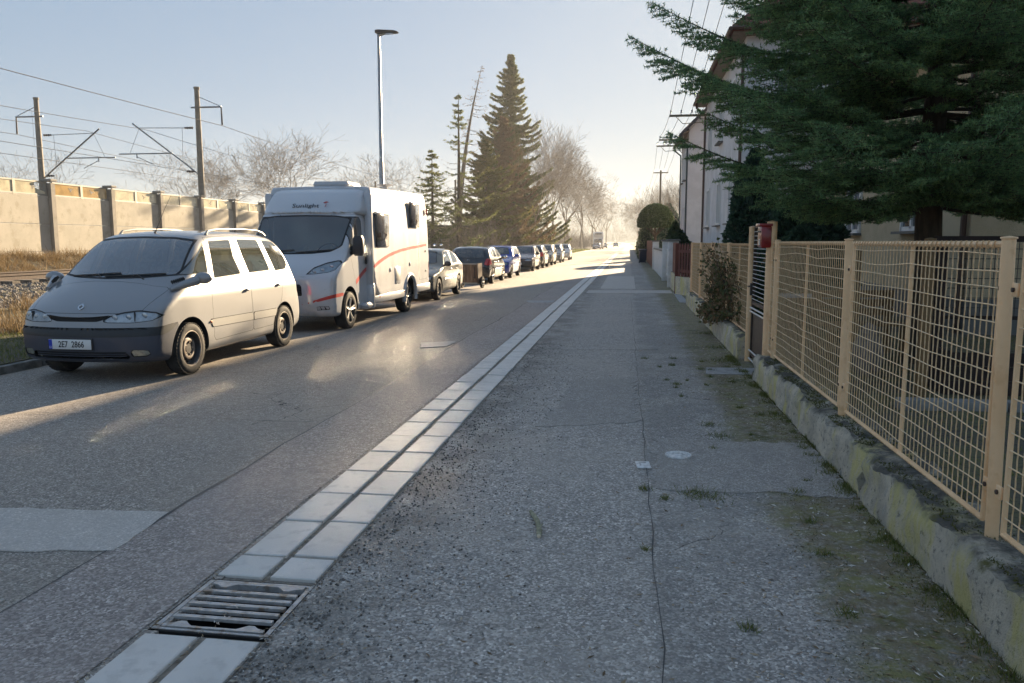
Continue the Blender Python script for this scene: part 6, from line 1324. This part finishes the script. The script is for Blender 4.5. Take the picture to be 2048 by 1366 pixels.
# ------------------------------------------------------------------ grass, tufts, litter
def blades(name, label, n, fn, h, w, m, seed, lean=.5, cat='grass'):
    rg = np.random.default_rng(seed); P = fn(n, rg); a = rg.random(n) * 6.283; s = np.stack([np.cos(a), np.sin(a), np.zeros(n)], 1); hh = h * rg.uniform(.45, 1.25, (n, 1)); L = rg.normal(0, lean, (n, 3)); L[:, 2] = 1; L /= np.linalg.norm(L, axis=1)[:, None]
    V = np.stack([P - s * w, P + s * w, P + L * hh], 1).reshape(-1, 3); o = arr_obj(name, V, np.arange(3 * n).reshape(-1, 3), MATS[m], tone=rg.random(n)); return tag(o, label, cat, kind='stuff')
ZI = lambda x: np.interp(x, [p[0] for p in PROF], [p[1] for p in PROF]) - .01
def area(x0, x1, y0, y1, bias=1., clump=0):
    def fn(n, rg):
        x = x0 + (x1 - x0) * rg.random(n); y = y0 + (y1 - y0) * rg.random(n) ** bias
        if clump: k = rg.integers(0, clump, n); cx_ = rg.uniform(x0, x1, clump); cyy = rg.uniform(y0, y1, clump); q = rg.random(n) < .7; x = np.where(q, np.clip(cx_[k] + rg.normal(0, .16, n), x0, x1), x); y = np.where(q, cyy[k] + rg.normal(0, .16, n), y)
        return np.stack([x, y, ZI(x)], 1)
    return fn
blades('verge_grass', 'sunlit green grass on the verge behind the kerb', 26000, area(-9.9, -7.64, 6, 34, 1.5), .09, .006, 'grass_green', 1, .6)
blades('dry_grass', 'tall dry straw coloured grass between the verge and the track', 15000, area(-12.6, -9.6, 7, 40, 1.3, 260), .42, .007, 'grass_dry', 2, .45)
blades('dry_grass', 'matted dry grass on the bank below the noise barrier', 42000, area(-19.75, -17.5, 12, 62, 1.2, 500), .36, .010, 'grass_dry', 3, .9)
blades('verge_grass', 'distant green verge beyond the last parked car', 12000, area(-11, -7.64, 80, 160), .2, .03, 'grass_green', 4, .6)
blades('garden_lawn', 'dark lawn behind the near mesh fence', 24000, area(1.9, 6, 2, 13), .05, .005, 'grass_green', 5, .8)
def tufts(n, rg):
    c = np.array([(1.44, 5.75), (1.43, 5.1), (1.42, 7.3), (1.45, 8.4), (1.40, 9.0), (.45, 4.95), (.52, 4.9), (1.40, 4.0), (1.42, 3.5), (1.45, 10.9), (1.3, 10.7), (1.46, 4.35), (.72, 6.9), (.78, 6.5), (1.44, 6.3), (1.35, 12.1), (1.4, 14)]); s = np.array([.05, .07, .09, .06, .08, .06, .07, .04, .05, .12, .12, .05, .04, .05, .05, .12, .12]); k = rg.integers(0, len(c), n)
    ex = np.stack([1.45 - np.abs(rg.normal(0, .03, 60)), 2.4 + rg.random(60) * 9], 1); c = np.concatenate([c, ex, np.stack([rg.uniform(.1, 1.3, 30), rg.uniform(3, 11, 30)], 1)]); s = np.concatenate([s, rg.uniform(.012, .05, 60), rg.uniform(.01, .03, 30)]); k = np.minimum(k, len(c) - 1); k = rg.choice(len(c), n, p=(s + .01) / (s + .01).sum()); P = c[k] + rg.normal(0, 1, (n, 2)) * s[k][:, None]; P[:, 0] = np.minimum(P[:, 0], 1.47); return np.concatenate([P, np.full((n, 1), .002)], 1)
blades('weed_tufts', 'green grass tufts growing at the foot of the low wall', 9000, tufts, .045, .0024, 'grass_green', 6, .8)
def mossf(n, rg):
    x = 1.47 - np.abs(rg.normal(0, .35, n)); y = 2.2 + rg.random(n) ** 1.3 * 8; k = np.sin(x * 9 + y * 2.1) * np.sin(y * 3.7 - x * 4) + rg.normal(0, .3, n) > .25; x = np.where(k, x, 1.46); return np.stack([x, y, np.full(n, .001)], 1)
blades('moss', 'yellow green moss crusting the footway edge by the wall', 26000, mossf, .010, .004, 'moss_tuft', 7, 1.2, 'moss')
def litter(name, label, n, fn, m, seed, size, cat):
    rg = np.random.default_rng(seed); P = fn(n, rg); a = rg.random(n) * 6.283; l = size * rg.uniform(.4, 1.6, n); w = l * rg.uniform(.08, .35, n); d = np.stack([np.cos(a), np.sin(a), rg.normal(0, .12, n)], 1); s = np.stack([-np.sin(a), np.cos(a), rg.normal(0, .3, n)], 1)
    V = np.stack([P - d * l[:, None] - s * w[:, None] * .3, P + s * w[:, None], P + d * l[:, None], P - s * w[:, None]], 1); V[:, :, 2] = np.maximum(V[:, :, 2], .0045); o = arr_obj(name, V.reshape(-1, 3), np.arange(4 * n).reshape(-1, 4), MATS[m], tone=rg.random(n)); return tag(o, label, cat, kind='stuff')
leafmat('litter_mix', [(.10, .07, .04), (.26, .18, .10), (.46, .36, .24), (.80, .76, .70), (.22, .15, .09)], .8, .1)
def pav(n, rg):
    x = 1.45 - np.abs(rg.normal(0, .62, n)) * (rg.random(n) < .75) - rg.random(n) * 2.7 * (rg.random(n) < .25); x = np.clip(x, -1.4, 1.45); y = 2.2 + rg.random(n) ** 1.8 * 12; return np.stack([x, y, np.full(n, .006)], 1)
litter('litter', 'fallen needles twigs and leaf scraps scattered on the footway', 5200, pav, 'litter_mix', 1, .014, 'litter')
def gut(n, rg):
    k = rg.integers(0, 4, n); x = np.array([-1.687, -1.425, -1.95, -1.30])[k] + rg.normal(0, .03, n) * np.where(k == 3, 3, .5); y = 2.0 + rg.random(n) ** 1.5 * 14; return np.stack([x, y, np.full(n, .006)], 1)
litter('litter', 'fine debris gathered in the gutter joints', 2600, gut, 'litter_mix', 2, .011, 'litter')
def stone(n, rg, fn, size, m, name, label, cat):
    P = fn(n, rg); base = np.array([[1, 0, 0], [-1, 0, 0], [0, 1, 0], [0, -1, 0], [0, 0, .7], [0, 0, -.6]], float); F0 = np.array([[0, 2, 4], [2, 1, 4], [1, 3, 4], [3, 0, 4], [2, 0, 5], [1, 2, 5], [3, 1, 5], [0, 3, 5]]); J = base[None] * rg.uniform(.6, 1.3, (n, 6, 1)) * size * rg.uniform(.5, 1.5, (n, 1, 1)); a = rg.random(n) * 6.283; c, s = np.cos(a), np.sin(a)
    X = J[..., 0] * c[:, None] - J[..., 1] * s[:, None]; Y = J[..., 0] * s[:, None] + J[..., 1] * c[:, None]; V = np.stack([X, Y, J[..., 2]], 2) + P[:, None]; F = (np.arange(n)[:, None, None] * 6 + F0).reshape(-1, 3); o = arr_obj(name, V.reshape(-1, 3), F, MATS[m], tone=np.repeat(rg.random(n), 8)); return tag(o, label, cat, kind='stuff')
leafmat('ballast_stone', [(.10, .085, .07), (.17, .155, .14), (.24, .225, .21), (.13, .105, .085)], .9, 0)
rg = np.random.default_rng(3); stone(20000, rg, area(-14.7, -12.9, 8, 40), .045, 'ballast_stone', 'track_ballast', 'grey crushed stone ballast sloping down from the siding rail', 'ballast')
stone(3200, rg, lambda n, q: np.stack([np.clip(-1.25 + np.abs(q.normal(0, .32, n)) * q.choice([-.4, 1], n), -1.41, 1), 2.3 + q.random(n) ** 1.6 * 10, np.full(n, .006)], 1), .006, 'ballast_stone', 'loose_grit', 'dark loose grit strewn beside the gutter slabs', 'grit')
# the broken stick on the pavement
st = empty('fallen_stick', (-.50, 4.24, .014), 0, 'short broken grey green stick lying on the footway', 'stick'); mat('stick_bark', (.36, .34, .23), .9, (.24, .23, .15), 40, bs=80); mat('stick_end', (.70, .58, .42), .8)
mb = MB(); P = [(.045, -.19, .0), (.040, -.12, .002), (.028, -.05, .004), (.012, .03, .003), (-.012, .10, .002), (-.045, .18, .004)]; mb.tube(P, [.013, .015, .014, .0145, .014, .011], 8); mb.tube([(.034, -.08, .01), (.052, -.05, .018)], [.006, .003], 6); mb.build('bark', MATS['stick_bark'], st)
for p, q in (((.045, -.19, 0), (.046, -.196, 0)), ((-.045, .18, .004), (-.048, .185, .004))): mb = MB(); mb.tube([p, q], [.0125, .009], 8); mb.build('cut_end', MATS['stick_end'], st)

def wallmoss(n, rg): return np.stack([1.50 + .27 * rg.random(n) ** 1.3, 1.5 + rg.random(n) * 7.6, np.full(n, .295)], 1)
blades('moss', 'dark moss cushions crusting the top of the low wall', 9000, wallmoss, .016, .005, 'moss_tuft', 17, 1.2, 'moss')
# ------------------------------------------------------------------ railway siding
sd = empty('railway_track', (0, 0, 0), 0, 'rusty siding rails on sleepers before the noise barrier', 'railway track')
prof = [(-.065, 0), (.065, 0), (.065, .012), (.012, .03), (.010, .10), (.034, .115), (.034, .148), (-.034, .148), (-.034, .115), (-.010, .10), (-.012, .03), (-.065, .012)]
for x in (-15.25, -16.7): mb = MB(); mb.prism(prof, 64, 'y', (x, -10, .645)); mb.build('rail', MATS['rust'], sd, False)
mb = MB(); mb.box((0, 0, 0), (2.5, .25, .16)); sm = mb.mesh('sleeper', MATS['sleeper'])
for i in range(80): o = link('sleeper', sm, sd); o.location = (-15.97, 4 + i * .62, .58)
# ------------------------------------------------------------------ noise barrier
mat('barrier_concrete', (.45, .415, .35), .92, (.39, .36, .30), 1.1, bs=40, bump_s=.5, world_co=True, col3=(.35, .32, .255), ns3=3.5); mat('barrier_post', (.30, .275, .24), .9, (.24, .22, .19), 3, bs=60, world_co=True); mat('barrier_frame', (.25, .235, .20), .6, metal=.2)
glass('amber_pane', (.85, .66, .38), .03, .8, (.68, .47, .22), back=.1); glass('pale_pane', (.92, .88, .72), .03, .8, (.90, .82, .60), back=.1); mat('bird_sticker', (.05, .04, .03), .7)
nb = empty('noise_barrier', (-20, 0, 0), 0, 'concrete noise barrier with glazed top strip and bird stickers beside the railway', 'barrier')
Y0 = 15.2; SP = 3.22; NB = 15; zb = 1.05; zt = 3.18; zg = 3.66; rr = random.Random(6)
pm = MB(); pm.box((.06, 0, (zb + zg) / 2 - .1), (.30, .20, zg - zb + .12)); pm = pm.mesh('post', MATS['barrier_post']); cm = MB(); cm.box((.06, 0, zg + .06), (.40, .32, .08), bev=.02); cm = cm.mesh('post_cap', MATS['barrier_post'])
for i in range(NB + 1):
    y = Y0 + i * SP; o = link('post', pm, nb); o.location = (0, y, 0); c = link('post_cap', cm, o)
    if i == NB: break
    for k, (za, zz) in enumerate(((zb - .25, zb + .22), (zb + .235, zb + 1.16), (zb + 1.172, zt))):
        mb = MB(); mb.box((0, y + SP / 2, (za + zz) / 2), (.16 if k else .20, SP - .20, zz - za), bev=.008); mb.build('panel', MATS['barrier_concrete'], nb, False)
    for (ya, yb) in ((.17, 1.58), (1.64, SP - .17)):
        ym = y + (ya + yb) / 2; w = yb - ya
        if i == 2 and ya > 1: mb = MB(); mb.prism([(y + ya, zt + .05), (y + yb, zt + .05), (y + yb, zt + .12), (y + yb - .55, zt + .26), (y + yb - .50, zg - .05), (y + ya, zg - .03)], .012, 'x', (.05, 0, 0))
        else: mb = MB(); mb.box((.055, ym, (zt + zg) / 2 + .01), (.012, w - .05, zg - zt - .07))
        p = mb.build('pane', MATS['amber_pane' if i == 3 or (i > 7 and i % 2) else 'pale_pane'], nb, False)
        for q in ((ym, zt + .035, w, .05), (ym, zg - .02, w, .05)): mb = MB(); mb.box((.05, q[0], q[1]), (.06, q[2], q[3])); mb.build('pane_frame', MATS['barrier_frame'], p, False)
        for yy in (y + ya, y + yb): mb = MB(); mb.box((.05, yy, (zt + zg) / 2), (.066, .06, zg - zt + .02)); mb.build('pane_frame', MATS['barrier_frame'], p, False)
        if rr.random() < .85:
            by = ym + rr.uniform(-.3, .3); bz = (zt + zg) / 2 + rr.uniform(-.04, .06); a = rr.uniform(-.8, .8); mb = MB(); sh = [(0, .05), (.02, .02), (.10, .05), (.12, .03), (.03, -.02), (.02, -.08), (0, -.06), (-.02, -.08), (-.03, -.02), (-.12, .03), (-.10, .05), (-.02, .02)]
            mb.prism([(by + 1.1 * (u * math.cos(a) - v * math.sin(a)), bz + 1.1 * (u * math.sin(a) + v * math.cos(a))) for u, v in sh], .003, 'x', (.062, 0, 0)); mb.build('bird_sticker', MATS['bird_sticker'], p, False)
# ------------------------------------------------------------------ catenary masts and wires
mat('mast_concrete', (.27, .235, .19), .85, (.21, .18, .145), 4, bs=40); mat('insulator', (.07, .05, .045), .3, coat=.5); mat('wire', (.08, .075, .075), .6)
def mast(x, y, side, label, zb=.9, ztop=9.38, lean=0.):
    e = empty('catenary_mast', (x, y, zb), 0, label, 'mast', 'catenary masts behind the noise barrier'); e.rotation_euler = (0, lean, 0); h = ztop - zb; s = side
    mb = MB(); mb.tube([(0, 0, -.5), (0, 0, h)], [.19, .12], 14); mb.lathe([(.12, -.02), (.15, 0), (.15, .10), (0, .12)], 'z', 14, (0, 0, h - .1)); mb.build('column', MATS['mast_concrete'], e)
    za = h - 1.0; mb = MB(); mb.tube([(s * .35, 0, za), (-s * 1.3, 0, za)], .045, 6); mb.build('feeder_arm', MATS['galvanised'], e)
    mb = MB(); mb.tube([(0, 0, h - .45), (-s * 1.2, 0, za + .05)], .02, 5); mb.build('feeder_stay', MATS['galvanised'], e); mb = MB(); mb.tube([(-s * 1.28, 0, za), (-s * 1.3, 0, za - .9)], [.035, .05], 8); mb.build('insulator', MATS['insulator'], e)
    # hinged cantilever: stay, diagonal, registration arm, steady arm
    z1, z2 = h - 2.0, h - 4.3; L = 3.3
    for z, nm in ((z1, 0), (z2, 1)):
        mb = MB(); mb.lathe([(.02, 0), (.07, .03), (.04, .1), (.07, .17), (.04, .24), (.07, .31), (.04, .38), (.06, .44), (.02, .48)], 'x', 10, (s * .3, 0, z + (nm * .12)), s); mb.build('insulator', MATS['insulator'], e)
    mb = MB(); mb.tube([(s * .75, 0, z1), (s * L, 0, z1 + .05)], .02, 5); mb.build('stay_rod', MATS['galvanised'], e)
    mb = MB(); mb.tube([(s * .15, 0, z2), (s * .8, 0, z2 + .5), (s * (L + .35), 0, z1 + .28)], .042, 6); mb.build('diagonal_tube', MATS['galvanised'], e)
    zr = z2 + 1.05; mb = MB(); mb.tube([(s * 1.5, 0, zr), (s * (L + 1.2), 0, zr + .0)], .035, 6); mb.build('registration_tube', MATS['galvanised'], e)
    mb = MB(); mb.tube([(s * (L + .2), 0, zr), (s * (L + .2), 0, zr - .22)], .03, 5); mb.tube([(s * (L + .2), 0, zr - .15), (s * (L + .9) if False else s * (L - .7) + 0, 0, zr - .55)], .02, 5); mb.build('steady_arm', MATS['galvanised'], e)
    for a, b_ in (((s * .9, 0, z1), (s * .95, 0, z2 + .6)), ((s * L, 0, z1), (s * (L + .6), 0, zr))): mb = MB(); mb.tube([a, b_], .010, 4); mb.build('dropper', MATS['wire'], e)
    return e
mast(-32, 39.4, 1, 'concrete catenary mast with cantilever, farther left beyond the tracks'); mast(-21.8, 38.0, -1, 'concrete catenary mast with cantilever, rising just behind the barrier')
mast(-32.6, 99, 1, 'distant concrete catenary mast seen through bare trees'); mast(-21.8, 98, -1, 'distant concrete catenary mast behind the thin spruce')
def wire_run(label, pts, r=.012, name='overhead_wire', sag=0., cat='wire', group='overhead wires'):
    P = []
    for a, b_ in zip(pts[:-1], pts[1:]):
        for t in np.linspace(0, 1, 24)[:-1]: p = np.array(a) * (1 - t) + np.array(b_) * t; p[2] -= sag * 4 * t * (1 - t); P.append(p)
    P.append(np.array(pts[-1])); mb = MB(); mb.tube(P, r, 4); return tag(mb.build(name, MATS['wire'], None), label, cat, group)
wire_run('highest feeder wire hung from the mast just behind the barrier', [(-20.5, -40, 8.0), (-20.5, 38, 7.45), (-20.5, 98, 7.4)], .014, sag=.5)
wire_run('feeder wire hung from the far left mast', [(-33.3, -40, 7.6), (-33.3, 39.4, 7.45), (-33.3, 99, 7.4)], .014, sag=.5)
for x0, lab in ((-28.6, 'far track'), (-25.2, 'near track')):
    m = wire_run('messenger wire over the ' + lab + ' between the masts', [(x0, -25, 7.45), (x0, 38.7, 7.45), (x0, 99, 7.45)], .012, sag=.75)
    w = wire_run('contact wire over the ' + lab + ' below its messenger', [(x0, -25, 5.65), (x0, 38.7, 5.65), (x0, 99, 5.65)], .012, sag=.0)
    dr = empty('wire_droppers', (0, 0, 0), 0, 'thin droppers joining messenger and contact wire over the ' + lab, 'droppers')
    for a, b_ in ((-25, 38.7), (38.7, 99)):
        for k in range(1, 8):
            t = k / 8; y = a + (b_ - a) * t; mb = MB(); mb.tube([(x0, y, 5.65), (x0, y, 7.45 - 3 * t * (1 - t))], .006, 4); mb.build('dropper', MATS['wire'], dr)
# ------------------------------------------------------------------ street lamp
lp = empty('street_lamp', (-7.78, 24.25, 0), 0, 'slim galvanised street lamp column with flat head behind the camper', 'street lamp')
mb = MB(); mb.tube([(0, 0, -.2), (0, 0, 4.1), (0, 0, 4.15), (0, 0, 8.0)], [.075, .072, .058, .048], 14); mb.build('column', MATS['galvanised'], lp)
mb = MB(); mb.tube([(0, 0, 7.93), (.22, 0, 8.02)], [.05, .045], 10); mb.build('bracket', MATS['galvanised'], lp)
mb = MB(); mb.prism([(-.09, -.02), (.05, -.05), (.58, -.03), (.62, .0), (.50, .035), (.0, .075), (-.09, .06)], .20, 'y', (0, -.10, 8.02)); mb.build('lamp_head', MATS['dark_steel'], lp, False)
mb = MB(); mb.box((.28, 0, 7.968), (.36, .16, .012)); mb.build('lens', MATS['lamp_glass'], lp, False)
# ------------------------------------------------------------------ service lines on the right
mat('pole_wood', (.16, .12, .075), .9, (.11, .085, .055), 6, stretch=(1, 1, .1)); mat('porcelain', (.55, .52, .48), .2, coat=.6); mat('cross_arm', (.17, .14, .085), .7)
def bracket(x0, x1, y, z, label, pole=False, pole_x=None, arm_to=None):
    e = empty('utility_pole' if pole else 'utility_bracket', (0, y, z), 0, label, 'pole' if pole else 'bracket'); mb = MB(); mb.box(((x0 + x1) / 2, 0, 0), (x1 - x0, .10, .09)); mb.build('cross_arm', MATS['cross_arm'], e, False); out = []
    for k in range(4):
        x = x0 + .06 + (min(x1, x0 + 1.5) - x0 - .1) * k / 3; mb = MB(); mb.lathe([(.012, 0), (.012, .08), (.05, .10), (.03, .14), (.045, .18), (.02, .22), (0, .23)], 'z', 10, (x, 0, .04)); mb.build('insulator', MATS['porcelain'], e); out.append((x, y, z + .22))
    if pole: mb = MB(); mb.tube([(pole_x, .12, -z - .2), (pole_x, .12, .25)], [.13, .09], 10); mb.build('pole', MATS['pole_wood'], e)
    if arm_to: mb = MB(); mb.tube([(x1 - .1, 0, -.05), (arm_to[0], 0, arm_to[1])], .03, 6); mb.tube([(x0 + .3, 0, -.05), (x0 + .6, 0, -.35), (arm_to[0], 0, -.30)], .018, 6); mb.build('strut', MATS['cross_arm'], e)
    return out
b1 = bracket(1.70, 3.55, 36.9, 7.25, 'utility bracket with four insulators on the red roofed house', arm_to=(3.5, -.35))
b2 = bracket(1.72, 3.55, 50.2, 7.85, 'utility bracket with four insulators on the dark roofed house corner', arm_to=(3.5, -.35))
b3 = bracket(1.75, 3.2, 55.9, 8.15, 'utility bracket with four insulators at the far eave of the dark roofed house', arm_to=(3.5, -.5))
b4 = bracket(2.35, 3.85, 83, 8.65, 'wooden utility pole with cross arm rising behind the topiary', True, 3.1)
b5 = [(2.5 + .4 * k, 140, 8.5) for k in range(4)]; b0 = [(1.95 + .52 * k, -3, 13.2) for k in range(4)]
for k in range(4): wire_run('service wire strung along the house fronts on brackets', [b0[k], b1[k], b2[k], b3[k], b4[k], b5[k]], .011, sag=.18, group='service wires along the houses')
# pale shed behind the conifers, a house beyond the railway
sh = empty('pale_shed', (-21, 88, 0), 0, 'pale low building half hidden behind the roadside conifers', 'shed'); mb = MB(); mb.box((0, 0, 1.5), (7, 9, 3.4)); mb.build('wall', MATS['plaster_beige'], sh, False); mb = MB(); mb.box((0, 0, 3.3), (7.6, 9.6, .2)); mb.build('roof', MATS['roof_dark'], sh, False)
for x in (-2, 0.3, 2.2): win(sh, (x, -4.5, 1.6), 1., 1.2, 'y')
# ------------------------------------------------------------------ morning haze
m, N, L, P = nt('haze'); N.remove(P); v = N.new('ShaderNodeVolumePrincipled'); v.inputs['Color'].default_value = (.93, .95, 1, 1); v.inputs['Density'].default_value = .00042; v.inputs['Anisotropy'].default_value = .35; L.new(v.outputs[0], N['Material Output'].inputs['Volume'])
if HAZE:
    mb = MB(); mb.box((0, 235, 14), (700, 620, 32)); tag(mb.build('haze', m, None, False), 'thin morning haze lying along the road', 'haze', kind='stuff')
